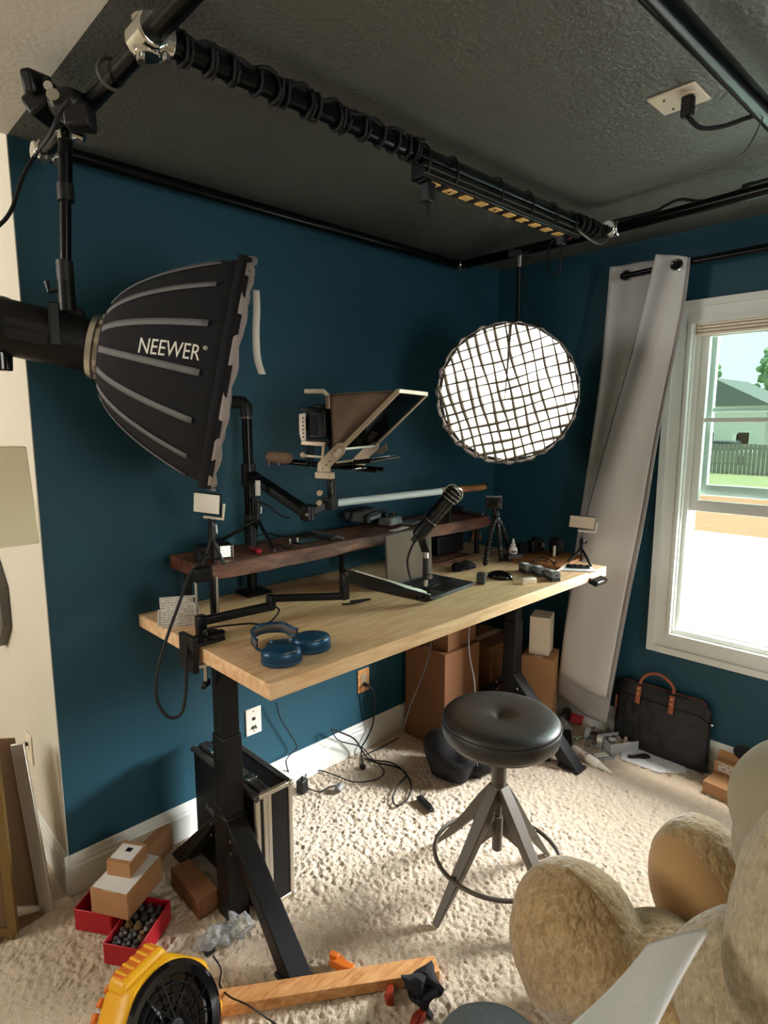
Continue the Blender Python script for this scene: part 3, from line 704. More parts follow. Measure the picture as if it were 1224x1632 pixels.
# ---- big softbox on the left, seen from behind and the side
rim = V((-2.083, -0.565, 1.741)); axl = (RH*.97 + FH*.21 - UP*.215).normalized()
LSB = .335; RSB = .318
lt = thing('studio_light', rim - axl*LSB, 'large black softbox on a cylindrical studio light hanging at the left, seen from behind', 'studio light')
Fl, hubl, spl = softbox(lt, rim, axl, UP, LSB, .062, RSB, 16, phase=radians(5))
# lettering on the panel facing the camera
tv, tf = text_mesh('NEEWER'); xm = max(p.x for p in tv)
cd = (CAMP-rim).normalized(); best = None
lx, ly = Fl @ V((1, 0, 0)), Fl @ V((0, 1, 0))
ths = [radians(5)+2*pi*k/16 for k in range(16)]
want = UP*.10+cd*1.0
th_m = max(ths, key=lambda a: ((lx*cos(a+pi/16)+ly*sin(a+pi/16)).dot((cd+UP*.30).normalized()))) + pi/16
e_r = lx*cos(th_m)+ly*sin(th_m); e_t = axl.cross(e_r)
if e_t.dot(UP) < 0: e_t = -e_t
def panel_pt(s, h, off=.002):
    r = softbox_profile(s, LSB, .062, RSB)*cos(pi/16)
    return hubl + axl*s + e_r*(r+off) + e_t*h
def lettering(vs, fs, s0, wd, ht, h0, xm, ym):
    pts = []
    for p in vs: pts.append(panel_pt(s0 + p.x/xm*wd, h0 + p.y/ym*ht))
    return G().add(pts, fs)
lettering(tv, tf, .118, .145, .036, -.030, xm, max(p.y for p in tv)).build('lettering', 'white_plastic', lt, smooth=False, solid=.001, label='white lettering NEEWER')
rv, rf = text_mesh('\u00ae'); rx = max(p.x for p in rv)
lettering(rv, rf, .267, .010, .010, -.004, rx, max(p.y for p in rv)).build('lettering', 'white_plastic', lt, smooth=False, solid=.001, label='small registered mark')
# rod tips at the mouth
g = G(); k = 0
for a in ths:
    pass
G().lathe(rim-axl*.02, axl, [(0, 0), (RSB*.94, 0), (RSB*.96, .003)], 48).build('diffuser', 'diffuser_off', lt)
grille(lt, rim+axl*-.014, Fl, RSB*.98, 13, .022, 'grid_rim', wob=.012, width=.004)
# gathered rim of the soft grid
def crink(u, v):
    th = 2*pi*u; r = RSB*1.0 + .003*sin(th*24)*v + .002*sin(th*41+2)*v
    return rim + Fl @ V((cos(th)*r, sin(th)*r, 0)) + axl*(-.006+.020*v+.004*sin(th*17)*v)
G().grid(crink, 160, 3).build('grid_rim', 'grid_rim', lt, solid=.003)
# metal speed ring, lamp body, yoke
G().lathe(hubl, axl, [(.066, -.030), (.082, -.026), (.085, -.012), (.076, -.008), (.076, .0), (.086, .002), (.086, .014), (.070, .018)], 36).build('speed_ring', 'silver', lt)
g = G()
for k in range(16):
    a = 2*pi*k/16; e = Fl @ V((cos(a), sin(a), 0)); g.bar(hubl+e*.084-axl*.004, hubl+e*.084+axl*.02, .012, .012)
g.build('rod_socket', 'silver', lt, kind='stuff')
body = G().lathe(hubl-axl*.03, -axl, [(.066, 0), (.070, .01), (.071, .20), (.074, .21), (.074, .245), (.066, .262), (0, .264)], 36).build('lamp_body', 'black_metal', lt)
g = G()
for k in range(9): g.bar(hubl-axl*(.07+.012*k)-FH*.0705-UP*.03, hubl-axl*(.07+.012*k)-FH*.0705+UP*.03, .003, .003)
G().bar(hubl-axl*.10-FH*.071, hubl-axl*.20-FH*.071, .05, .002).build('side_plate', 'black_plastic', body)
kn = hubl-axl*.275; G().cyl(kn-UP*.058+axl*.02, kn-UP*.115+axl*.02, .03, .027, 20).build('power_supply_knob', 'gloss_black', lt, bevel=.004)
for dz in (.055, -.01): G().tube([kn+UP*dz+axl*.02, kn+UP*dz-axl*.04, kn+UP*(dz-.01)-axl*.09], .006, 8).build('rear_knob', 'black_plastic', lt)
yk = hubl-axl*.08+UP*.076
G().bar(yk-axl*.035, yk+axl*.035, .03, .016).build('yoke', 'black_metal', lt, bevel=.003)
G().bar(hubl-axl*.08-FH*.078-UP*.02, hubl-axl*.08-FH*.078+UP*.085, .026, .006).build('yoke', 'black_metal', lt, bevel=.003)
G().bar(hubl-axl*.08+FH*.078-UP*.02, hubl-axl*.08+FH*.078+UP*.085, .026, .006).build('yoke', 'black_metal', lt, bevel=.003)
G().cyl(yk, yk+UP*.075, .022, .02, 18).build('spigot', 'black_metal', lt)
G().tube([yk+UP*.06, yk+UP*.05-RH*.045, yk+UP*.075-RH*.05], .007, 8).build('tilt_lever', 'black_plastic', lt)
# hanging white strap
s0 = V((-2.027, -0.624, 1.972)); sp_pts = [s0, V((-2.042, -0.648, 1.921)), V((-2.056, -0.662, 1.853)), V((-2.061, -0.672, 1.787)), V((-2.062, -0.694, 1.743))]
sp_pts = spline(sp_pts, 5)
ribbon(sp_pts, [RH+FH*.3]*len(sp_pts), .019).build('tie_strap', 'white_plastic', lt, solid=.002, label='loose white hook-and-loop strap')
# drop pole from the rig with its clamp
dp = thing('drop_pole', V((-2.423, -0.409, 2.330)), 'black telescopic pole hanging from the left ceiling pipe and carrying the large softbox', 'pole')
top = V((-2.420, -0.402, 2.340)); bot = yk+UP*.075
mid = top.lerp(bot, .42)
G().cyl(top, mid, .0165, None, 16).build('upper_tube', 'black_pipe', dp)
G().cyl(mid, bot, .0135, None, 16).build('lower_tube', 'black_pipe', dp)
G().cyl(mid-UP*.02, mid+UP*.02, .02, None, 16).build('lock_collar', 'black_plastic', dp)
G().cyl(bot-UP*.0, bot+UP*.05, .021, None, 16).build('lock_collar', 'black_plastic', dp)
G().cyl(top+UP*-.035, top+UP*.012, .021, .018, 16).build('socket', 'chrome', dp)
G().cyl(top+RH*.02-UP*.02, top+RH*.045-UP*.03, .009).build('thumb_screw', 'chrome', dp)
cl = thing('pipe_clamp', V((-2.460, -0.470, 2.360)), 'bulky black clamp and ball joint gripping the left ceiling pipe above the softbox pole', 'clamp')
cq = V((-2.442, -0.506, 2.340))
G().ball(cq, (.05, .05, .035)).build('ball_joint', 'black_plastic', cl)
G().bar(V((-2.491, -0.431, 2.330)), V((-2.450, -0.488, 2.370)), .05, .09).build('jaw', 'black_metal', cl, bevel=.008)
G().bar(V((-2.529, -0.495, 2.370)), V((-2.467, -0.447, 2.390)), .05, .03).build('jaw', 'black_metal', cl, bevel=.008)
G().box(V((-2.431, -0.533, 2.310)), (.06, .05, .05), frame(UP, RH)).build('knob', 'black_plastic', cl, bevel=.006)
G().cyl(V((-2.494, -0.526, 2.360)), V((-2.477, -0.499, 2.360)), .010).build('bolt', 'chrome', cl)
G().cyl(V((-2.489, -0.537, 2.340)), V((-2.459, -0.488, 2.330)), .014).build('screw_rod', 'silver', cl)
cable('black_cable', [V((-2.483, -0.619, 2.300)), V((-2.496, -0.594, 2.280)), V((-2.503, -0.544, 2.250)), V((-2.446, -0.248, 2.315)), V((-2.496, -0.287, 2.231)), V((-2.540, -0.335, 2.135)), V((-2.576, -0.339, 2.088)), V((-2.618, -0.306, 2.061))], .005, 'thin black cable hanging down in front of the cream wall at the top left')

# ---- round softbox in the corner, switched on and facing the camera
rc = V((-0.742, -0.568, 1.729)); nr = ((CAMP-rc).normalized() - UP*.13 - RH*.13).normalized()
R2 = .293; L2 = .30
rl = thing('studio_light', rc - nr*L2, 'round glowing softbox with a soft fabric grid hanging in the far corner', 'studio light')
F2, hub2, sp2 = softbox(rl, rc, nr, UP, L2, .06, R2, 16)
G().lathe(rc-nr*.010, nr, [(0, .004), (R2*.4, .003), (R2*.8, .0), (R2*.985, -.004)], 48).build('diffuser', 'diffuser_lit', rl)
grille(rl, rc+nr*.002, F2, R2*.985, 14, .046, 'grid_fabric', wob=.0045, phase=radians(14), width=.0042)
def crink2(u, v):
    th = 2*pi*u; r = R2*1.0 + .004*sin(th*22)*v + .003*sin(th*37+2)*v
    return rc + F2 @ V((cos(th)*r, sin(th)*r, 0)) + nr*(.0+.042*v+.005*sin(th*23)*v)
G().grid(crink2, 160, 3).build('grid_rim', 'grid_rim', rl, solid=.003)
G().lathe(hub2-nr*.01, -nr, [(.085, -.02), (.085, .0), (.07, .005), (.068, .16), (0, .165)], 28).build('lamp_body', 'black_metal', rl)
st_pts = [rc+nr*.055+F2 @ V((.285, -.02, 0)), rc+nr*.06+F2 @ V((.14, -.012, 0)), rc+nr*.06+F2 @ V((-.02, .0, 0))]
st_pts = spline(st_pts, 6)
sv = F2 @ V((0, 1, 0)); vs = []
g = G(); n = len(st_pts)
for i, p in enumerate(st_pts): w_ = .012*(1-i/(n-1))+.0025; vs += [p-sv*w_/2, p+sv*w_/2]
g.add(vs, [(2*i, 2*i+1, 2*i+3, 2*i+2) for i in range(n-1)]).build('strap', 'grid_fabric', rl, solid=.003)
htop = V((-0.518, -0.464, 2.345)); hb = hub2-nr*.08+UP*.075
G().bar(hub2-nr*.08+UP*.06, hub2-nr*.08+UP*.09, .05, .05).build('yoke', 'black_metal', rl)
dp2 = thing('drop_pole', htop, 'slim black pole hanging from the pipe in the far corner above the round glowing softbox', 'pole')
G().tube([htop, hb+UP*.02], .010, 12).build('tube', 'black_pipe', dp2)
G().cyl(htop+UP*-.05, htop+UP*-.0, .014).build('socket', 'chrome', dp2)
G().bar(htop+RH*-.05+UP*.01, htop+RH*.05+UP*.012, .03, .02).build('clamp', 'black_metal', dp2)
cable('black_cable', [htop+RH*.02, V((-0.364, -0.405, 2.207)), V((-0.343, -0.443, 2.118)), V((-0.339, -0.464, 2.030)), hub2-nr*.12], .003, 'thin black power cord beside the slim pole of the round softbox')

# ================================================================ TELEPROMPTER on its arm
ay = radians(25); Xp = RH*cos(ay)-FH*sin(ay); Yp = FH*cos(ay)+RH*sin(ay)
dT = 2.12; O = V((-1.654, -0.445, 1.439)); kx = dT/q_f/cos(ay)*1.0; kz = dT/q_f
def T(px, py, wv=0): return O + Xp*((px-515)*kx) + UP*((755-py)*kz*1.01) + Yp*wv
tp = thing('teleprompter', T(515, 755, .1), 'metal teleprompter with slanted glass and taupe hood on an arm above the desk', 'teleprompter')
WT = .275
# slanted mirror frame
a0, a1 = (545, 715), (631, 630)
for wv in (0, WT): G().bar(T(*a0, wv), T(*a1, wv), .012, .016, Yp).build('frame_bar', 'tan_metal', tp, bevel=.002)
for a in (a0, a1): G().bar(T(*a, -.004), T(*a, WT+.004), .012, .014, Xp).build('frame_bar', 'alu_trim', tp, bevel=.002)
G().prism([T(546, 714, .004), T(630, 632, .004), T(630, 632, WT-.004), T(546, 714, WT-.004)], (Xp*.7+UP*-.7)*.003).build('glass', 'mirror_glass', tp, smooth=False)
# taupe hood: cloth tent from the camera end to the frame
def cl_(pts): return G().add(pts, [tuple(range(len(pts)))])
hb_, ht_ = (527, 632), (530, 712)
g = G()
def hood_side(wv, sg):
    def fn(u, v):
        a = T(527, 634, wv).lerp(T(531, 716, wv), v); b = T(629, 631, wv).lerp(T(543, 714, wv), v)
        p = a.lerp(b, u); return p + Yp*sg*(.010*sin(pi*u)*sin(pi*v)+.004*sin(u*9+v*5)*sin(pi*u))
    return fn
g.grid(hood_side(.004, 1), 14, 10); g.grid(hood_side(WT-.004, -1), 14, 10)
g.grid(lambda u, v: T(527, 633, .004).lerp(T(628, 630.5, .004), u).lerp(T(527, 633, WT-.004).lerp(T(628, 630.5, WT-.004), u), v) - UP*.006*sin(pi*u)*sin(pi*v) + UP*.002, 10, 10)
g.grid(lambda u, v: T(527, 634, .004).lerp(T(531, 716, .004), u).lerp(T(527, 634, WT-.004).lerp(T(531, 716, WT-.004), u), v), 4, 10)
g.build('hood', 'beige_cloth', tp, solid=.003)
# side plates with the hinge discs
for wv in (-.008, WT+.002):
    g = G().prism([T(507, 747, wv), T(508, 738, wv), T(540, 706, wv), T(547, 706, wv), T(553, 714, wv), T(551, 722, wv), T(528, 744, wv), T(528, 752, wv), T(507, 752, wv)], Yp*.006)
    pl_ = g.build('side_plate', 'tan_metal', tp, bevel=.002)
    if wv < 0:
        for (u, v) in ((540, 722), (536, 727)): pass
        for (u, v) in ((538.5, 724), (543.5, 718.5)): G().cyl(T(u, v, wv-.001), T(u, v, wv-.006), .009, None, 16).build('hinge_disc', 'cream_plastic', pl_)
        g = G()
        for (u, v) in ((528, 735), (522, 741), (516, 747)): g.cyl(T(u, v, wv-.0015), T(u, v, wv+.0), .0025)
        g.build('hole', 'rubber', pl_)
G().prism([T(503, 752, -.01), T(530, 752, -.01), T(530, 763, -.01), T(503, 763, -.01)], Yp*.03).build('rod_block', 'tan_metal', tp, bevel=.003)
# tablet tray under the glass
G().prism([T(530, 740, .0), T(590, 733, .0), T(590, 733, WT), T(530, 740, WT)], UP*-.008).build('tray', 'black_metal', tp, bevel=.002)
G().prism([T(533, 738.5, .012), T(585, 732, .012), T(585, 732, WT-.012), T(533, 738.5, WT-.012)], UP*.005).build('tablet', 'lcd', tp, bevel=.002)
G().bar(T(536, 737, .003), T(562, 733, .003), .006, .006).build('tray_lip', 'alu_trim', tp)
G().bar(T(560, 748, -.006), T(583, 744, -.006), .004, .030).build('level_clip', 'grey_plastic', tp, bevel=.002)
G().bar(T(569, 745.5, -.010), T(577, 744, -.010), .002, .006).build('level', 'bright', tp)
# rods running back to the microphone
for wv in (.06, .12): G().cyl(T(425, 740, wv), T(588, 750, wv), .0075, None, 14).build('rod', 'black_pipe', tp)
# camera on its raised plate
G().prism([T(472, 704, .03), T(512, 706, .03), T(512, 713, .03), T(471, 711, .03)], Yp*.10).build('camera_plate', 'tan_metal', tp, bevel=.002)
for (u, v0, v1) in ((478, 712, 748), (485, 712, 746), (516, 690, 752)): G().bar(T(u, v0, .05), T(u, v1, .05), .009, .009).build('riser', 'black_metal', tp, bevel=.001)
G().cyl(T(474, 728, .03), T(509, 730, .03), .0045).build('thumb_rod', 'cream_plastic', tp)
G().ball(T(476, 727, .025), .011).build('thumb_knob', 'tan_metal', tp)
G().prism([T(509, 712, .02), T(506, 750, .02), T(510, 750, .02), T(513, 712, .02)], Yp*.01).build('riser_strap', 'tan_metal', tp, bevel=.001)
# top handle
G().tube([T(483, 626, .02), T(513, 627, .02), T(520, 634, .02), T(523, 642, .02)], .0085, 8).build('top_handle', 'cream_plastic', tp)
G().bar(T(523, 634, .012), T(523, 654, .012), .014, .02).build('handle_bracket', 'tan_metal', tp, bevel=.002)
cmr = thing('camera', T(488, 704, .08), 'black mirrorless camera in a pale metal cage behind the teleprompter hood', 'camera')
G().prism([T(484, 650, .02), T(515, 652, .02), T(516, 701, .02), T(485, 702, .02)], Yp*.13).build('camera_body', 'black_plastic', cmr, bevel=.008)
G().prism([T(489, 654, .035), T(498, 646, .035), T(512, 648, .035), T(515, 655, .035)], Yp*.06).build('viewfinder', 'black_plastic', cmr, bevel=.004)
G().lathe(T(516, 680, .075), Xp, [(.033, 0), (.037, .006), (.037, .03), (.033, .036), (.033, .05)], 24).build('lens', 'gloss_black', cmr)
G().prism([T(488, 664, .015), T(502, 664, .015), T(503, 696, .015), T(489, 696, .015)], Yp*.02).build('grip', 'dark_fabric', cmr, bevel=.007)
g = G().prism([T(475, 662, .005), T(485, 660, .005), T(485, 704, .005), T(478, 704, .005), T(475, 692, .005)], Yp*.008)
cg = g.build('cage', 'cream_plastic', cmr, bevel=.002)
g = G()
for k in range(6): g.cyl(T(482, 668+6*k, .004), T(482, 668+6*k, .0045), .003)
g.build('hole', 'rubber', cg)
G().prism([T(478, 652, .006), T(516, 655, .006), T(516, 659, .006), T(478, 658, .006)], Yp*.10).build('cage_top', 'black_metal', cmr, bevel=.001)
G().prism([T(467, 667, .03), T(473, 667, .03), T(472, 688, .03), T(466, 686, .03)], Yp*.09).build('rear_screen', 'lcd', cmr, bevel=.002)
# monitor hook far side
G().tube([T(552, 728, WT), T(560, 718, WT), T(566, 712, WT), T(567, 720, WT), T(556, 728, WT)], .006, 8).build('cable_hook', 'beige_cloth', tp)
# joint under the rail
g = G().cyl(T(515, 763, .06), T(516, 800, .06), .016, None, 16); g.box(T(512, 806, .06), (.045, .05, .045), frame(UP, Xp))
jt = g.build('tilt_head', 'black_metal', tp, bevel=.003)
for (u, v) in ((503, 787), (502, 803)): G().cyl(T(u, v, .03), T(u+3, v, .01), .010, None, 12).build('knob', 'tan_metal', jt)
g = G().bar(T(521, 770, .04), T(522, 800, .04), .006, .006); g.build('level_vial', 'chrome', jt)
# shotgun microphone lying on the rods
mc = thing('shotgun_microphone', T(425, 738, .05), 'short taupe foam covered microphone resting on the teleprompter rods beside the tall pole', 'microphone')
G().lathe(T(405, 731, .05), (T(450, 734, .05)-T(405, 731, .05)).normalized(), [(0, 0), (.012, .002), (.0195, .012), (.0215, .03), (.0215, .085), (.018, .102), (.009, .108), (0, .109)], 20).build('foam_cover', 'mic_foam', mc)
G().bar(T(404, 739, .05), T(436, 741, .05), .02, .010).build('shock_mount', 'black_plastic', mc, bevel=.002)
g = G().cyl(T(412, 738, .04), T(412, 746, .04), .006); g.cyl(T(430, 738, .04), T(430, 746, .04), .006); g.build('mount_post', 'grey_metal', mc)
# gas-spring arm from the tall pole
pole = thing('tall_pole', (-1.735, -.098, DZ), 'tall black pole clamped at the back of the desk with an elbow at its top', 'pole')
G().cyl((-1.735, -.098, DZ), (-1.735, -.098, 1.66), .0195, None, 20).build('tube', 'black_pipe', pole)
G().tube([V((-1.735, -.098, 1.64)), V((-1.735, -.098, 1.675)), V((-1.735, -.098, 1.69))-RH*.012, V((-1.735, -.098, 1.692))-RH*.05], .024, 14).build('elbow', 'black_plastic', pole)
G().cyl((-1.735, -.098, 1.63), (-1.735, -.098, 1.638), .0245, None, 20).build('collar', 'grey_metal', pole)
G().cyl((-1.735, -.098, 1.13), (-1.735, -.098, 1.27), .024, None, 20).build('collar', 'black_plastic', pole, bevel=.003)
G().bb(-1.79, -1.68, -.15, -.06, DZ, DZ+.012).build('base_plate', 'black_metal', pole, bevel=.002)
am = thing('monitor_arm', (-1.735, -.12, 1.35), 'black gas-spring arm reaching from the tall pole to the teleprompter', 'arm')
a = V((-1.735, -.12, 0)) + UP*1.42; b = V((-1.678, -0.384, 1.296))
a = V((-1.738, -0.168, 1.404))
G().bar(a, b, .034, .052).build('spring_arm', 'black_metal', am, bevel=.008)
G().cyl(V((-1.735, -.098, 1.38)), V((-1.735, -.098, 1.46)), .028, None, 20).build('arm_collar', 'black_metal', am)
G().bar(V((-1.735, -.12, 1.42)), a, .03, .04).build('arm_bracket', 'black_metal', am, bevel=.004)
G().cyl(b+UP*-.025, b+UP*.03, .026, None, 18).build('elbow', 'black_metal', am, bevel=.003)
G().bar(b, T(512, 806, .06), .03, .026).build('forearm', 'black_metal', am, bevel=.004)
G().cyl(b-FH*.03+UP*.0, b-FH*.036, .006).build('bolt', 'chrome', am)
cable('black_cable', [V((-1.763, -0.202, 1.328)), V((-1.760, -0.262, 1.319)), V((-1.735, -0.292, 1.288)), V((-1.709, -0.319, 1.274))], .004, 'short black cable looping under the gas-spring arm')
G().bar(V((-1.779, -0.226, 1.409)), V((-1.784, -0.232, 1.355)), .014, .012).build('cable_connector', 'white_plastic', label='small white connector with a red tip hanging beside the tall pole', cat='connector')

# ================================================================ THINGS ON THE SHELF
def mini_tripod(t, c, h, spread, m='black_plastic', r=.006, a0=.5, legs=3, neck=.02, dirs=None):
    c = V(c)
    for k in range(legs):
        a = a0+2*pi*k/legs; d = V((cos(a), sin(a), 0))
        if dirs: d = V(dirs[k])
        g = G().tube([c+UP*h, c+d*spread*.5+UP*h*.52, c+d*spread+UP*r], r, 8, rf=lambda t_: r*(1.25-.4*t_))
        lg = g.build('leg', m, t); G().ball(c+d*spread+UP*r, r*1.15, 8, 6).build('foot', 'rubber', lg)
    G().cyl(c+UP*(h-.012), c+UP*(h+neck), r*2.0, r*1.6, 12).build('hub', m, t)
def led_panel(t, c, w_, h_, nrm, up, diff, gap=.006):
    F = frame(nrm, V(up).cross(V(nrm))); c = V(c)
    G().box(c, (w_, h_, .012), F).build('housing', 'black_plastic', t, bevel=.003)
    G().box(c+V(nrm).normalized()*.0065, (w_-.006, h_-.006, .003), F).build('diffuser', diff, t, bevel=.002)
    x = F @ V((1, 0, 0)); y = F @ V((0, 1, 0)); s = 1 if x.dot(RH) > 0 else -1
    br = G().tube([c - y*(h_/2+.012)-x*s*.012, c-y*(h_/2+.012)+x*s*(w_/2+.008), c+y*h_*.06+x*s*(w_/2+.010)], .0048, 8)
    br.build('bracket', 'cream_plastic', t)
    return x, y
# light panel on a short stand at the left end of the shelf
c0 = V((-2.028, -0.309, 1.358))
t = thing('led_light', V((-1.823, 0.055, 1.147)), 'small white LED light panel on a short stand at the left end of the shelf', 'light panel')
nv = (-FH*.9 - RH*.25).normalized()
led_panel(t, c0, .098, .068, nv, UP*1.0+RH*.08, 'panel_white')
pb = V((c0.x+.012, c0.y+.004, SZ)) 
G().cyl(c0-UP*.048+RH*.006, c0-UP*.062+RH*.008, .006, None, 10).build('ball_joint', 'black_plastic', t)
G().cyl(c0-UP*.058+RH*.010, c0-UP*.115+RH*.012, .011, .014, 14).build('stem', 'black_plastic', t)
G().cyl(c0-UP*.07+RH*.024, c0-UP*.10+RH*.026, .004).build('lock_screw', 'silver', t)
bs = c0-UP*.11+RH*.010
for d in (RH*1.0+FH*.2, -RH*.9-FH*.1, FH*.9-RH*.3):
    e = V((bs.x, bs.y, SZ+.006))+V(d)*.034; G().tube([bs, e], .006, 8).build('leg', 'black_plastic', t)
# charger block with a lit face
t = thing('battery_charger', V((-1.965, -0.238, 1.147)), 'black charging block with a bright lit face at the left end of the shelf', 'charger')
cb = V((-1.960, -0.197, 1.173)); Rc = frame(UP, (.93, -.32, 0))
G().box(cb+V((.005, .0, 0)), (.125, .06, .050), Rc).build('case', 'black_plastic', t, bevel=.004)
ex = Rc @ V((1, 0, 0)); ey = Rc @ V((0, 1, 0))
G().box(cb-ey*.0345+ex*.042, (.034, .002, .040), Rc).build('lit_panel', 'bright', t, bevel=.001)
g = G()
for k in range(4): g.box(cb-ey*.0365+ex*.042+UP*(-.018+.012*k), (.046, .004, .0022), Rc)
g.build('rail', 'chrome', t, kind='stuff')
for k in range(2): G().box(cb-ey*.0365+ex*(.068), (.003, .004, .046), Rc).build('rail_post', 'chrome', t) if k else None
g = G()
for k in range(2): g.box(cb-ey*.0315-ex*(.03-.0)+UP*(-.006+.016*k), (.03, .002, .002), Rc)
g.build('slot', 'grey_metal', t, kind='stuff')
cable('charger_cable', [cb-ey*.034-ex*.016+UP*.0, V((-2.118, -0.424, 1.202)), V((-2.159, -0.421, 1.166)), V((-2.208, -0.446, 1.093)), V((-2.254, -0.450, 1.000)), V((-2.289, -0.451, 0.905)), V((-2.299, -0.459, 0.824)), V((-2.281, -0.486, 0.775)), V((-2.253, -0.510, 0.782)), V((-2.232, -0.505, 0.837)), V((-2.211, -0.477, 0.929)), V((-2.188, -0.446, 0.982))], .0052, 'thick black cable looping down past the left end of the desk')
# black clamp under the shelf end
t = thing('shelf_clamp', V((-1.779, 0.207, 0.957)), 'dark clamp with two steel rods gripping the left end of the walnut shelf', 'clamp')
G().box(V((-2.066, -0.322, 1.131)), (.065, .03, .05), frame(UP, (1, 0, 0))).build('jaw', 'black_metal', t, bevel=.006)
for xx in ((-2.094, -0.330, 1.138)[0], (-2.018, -0.330, 1.124)[0]): G().cyl((xx, -.33, SZ-.03), (xx, -.33, DZ+.002), .0045).build('rod', 'silver', t)
# tall mini tripod with audio recorder in front of the pole
c1 = V((-1.735, -0.150, 1.147))
t = thing('mini_tripod', c1, 'black mini tripod with long spread legs on the shelf in front of the tall pole', 'tripod')
hh = .105
for (u, v) in ((340, 868), (437, 878), (405, 862)):
    e = P_(u, v, SZ+.005); lg = G().tube([c1+UP*hh, e], .0075, 8).build('leg', 'black_metal', t); G().ball(e+UP*.002, .0075, 8, 6).build('foot', 'grey_metal' if u == 437 else 'rubber', lg)
G().cyl(c1+UP*.09, c1+UP*.165, .012, .011, 14).build('column', 'black_plastic', t)
G().cyl(c1+UP*.165, c1+UP*.185, .015, .013, 14).build('ball_head', 'black_plastic', t)
G().cyl(c1+UP*.13+RH*.013, c1+UP*.155+RH*.014, .004).build('lever', 'silver', t)
# red clip
cr = V((-1.795, -0.225, 1.155)); dr = (V((-1.799, -0.310, 1.155))-V((-1.772, -0.103, 1.155))).normalized()
t = thing('spring_clip', cr-UP*.008, 'small red plastic clip lying on the shelf beside the tripod foot', 'clip')
G().bar(cr-dr*.04, cr+dr*.015, .012, .008).build('arm', 'red', t, bevel=.003); G().ball(cr+dr*.022, (.013, .011, .008)).build('tip', 'red', t); G().bar(cr-dr*.035+UP*.004, cr+dr*.012+UP*.006, .008, .004).build('arm', 'red', t, bevel=.002)
def slab(name, u, v, z, sx, sy, sz, m, rot, label, cat, parts=None, bevel=.002):
    c = V(P_(u, v, z+sz/2)); F = frame(UP, (cos(rot), sin(rot), 0)); return G().box(c, (sx, sy, sz), F).build(name, m, bevel=bevel, label=label, cat=cat), c, F
# power banks, pens, small bits
t = thing('power_bank', V((-1.438, -0.175, 1.147)), 'flat black power bank with a port end on the shelf left of the drone', 'power bank')
F = frame(UP, (.75, .66, 0)); c = V((-1.451, -0.203, 1.155))
G().box(c, (.085, .045, .015), frame(UP, (.35, -.94, 0))).build('case', 'black_plastic', t, bevel=.003); G().box(c+V((.0155, -.0405, 0)), (.006, .028, .009), frame(UP, (.35, -.94, 0))).build('port_face', 'silver', t)
slab('phone', 490, 862, SZ, .12, .05, .009, 'lcd', .1, 'thin black phone lying flat on the shelf left of the power bank', 'phone')
a = V((-1.413, -0.069, 1.159)); b = V((-1.421, -0.284, 1.157))
G().bar(a, b, .010, .008).build('folding_knife', 'grey_plastic', label='slim grey pen-like tool lying across the power bank', cat='tool', bevel=.002)
for k, (u, v, lab) in enumerate(((474, 864, 'tiny upright metal adapter on the shelf, right one of two'), (462, 866, 'tiny upright metal adapter on the shelf, left one of two'))):
    c = P_(u, v, SZ); t = thing('adapter', c, lab, 'adapter'); G().cyl(c, c+UP*.012, .005).build('barrel', 'silver', t); G().ball(c+UP*.015, .005, 8, 6).build('cap', 'tan_metal', t)
cable('black_cable', [V((-1.713, -0.042, 1.153)), V((-1.609, -0.020, 1.167)), V((-1.574, -0.081, 1.155)), V((-1.496, -0.104, 1.153)), V((-1.424, -0.096, 1.153))], .003, 'thin black cable lying along the shelf between the tripod and the phone')
cable('black_cable', [V((-1.715, -0.204, 1.152)), V((-1.683, -0.217, 1.159)), V((-1.689, -0.261, 1.152)), V((-1.646, -0.245, 1.153))], .0035, 'short black cord bunched at the tripod foot on the shelf', 'rubber')
# drone
dc = V((-1.115, -0.088, 1.147))
t = thing('drone', dc, 'folded grey camera drone with a round black lens on the walnut shelf', 'drone')
ex = V((.93, .36, 0)).normalized(); ey = UP.cross(ex); Fd = frame(UP, ex)
G().box(dc+UP*.040, (.145, .062, .036), Fd, taper=.82).build('body', 'grey_plastic', t, bevel=.010, seg=3)
G().box(dc+UP*.060-ex*.01, (.075, .036, .010), Fd).build('battery', 'dark_grey_plastic', t, bevel=.004)
for s in (-1, 1):
    for e in (-1, 1):
        o_ = dc+UP*(.044 if s > 0 else .036)+ey*s*.040; ar = G().bar(o_+ex*e*.07, o_-ex*e*.01, .016, .013).build('arm', 'grey_plastic', t, bevel=.004)
        G().cyl(o_+ex*e*.07-UP*.012, o_+ex*e*.07+UP*.014, .012, None, 14).build('motor', 'dark_grey_plastic', ar, bevel=.002)
        pr = G().bar(o_+ex*e*.07+UP*.017, o_+ex*e*-.01+UP*.019, .003, .013).build('propeller', 'dark_grey_plastic', ar)
    G().bar(dc+ey*s*.035+ex*.05+UP*.03, dc+ey*s*.036+ex*.055, .008, .01).build('leg', 'grey_plastic', t, bevel=.002)
gb = dc - ey*.052 + ex*.045 + UP*.024
G().ball(gb, .022).build('gimbal', 'black_plastic', t); G().cyl(gb, gb-ey*.022-RH*.006, .015, .016, 20).build('lens', 'gloss_black', t)
G().ring(gb-ey*.022-RH*.006, -ey, .014, .0018, 20, 6).build('lens_ring', 'chrome', t)
t.scale = (1.28, 1.28, 1.28)
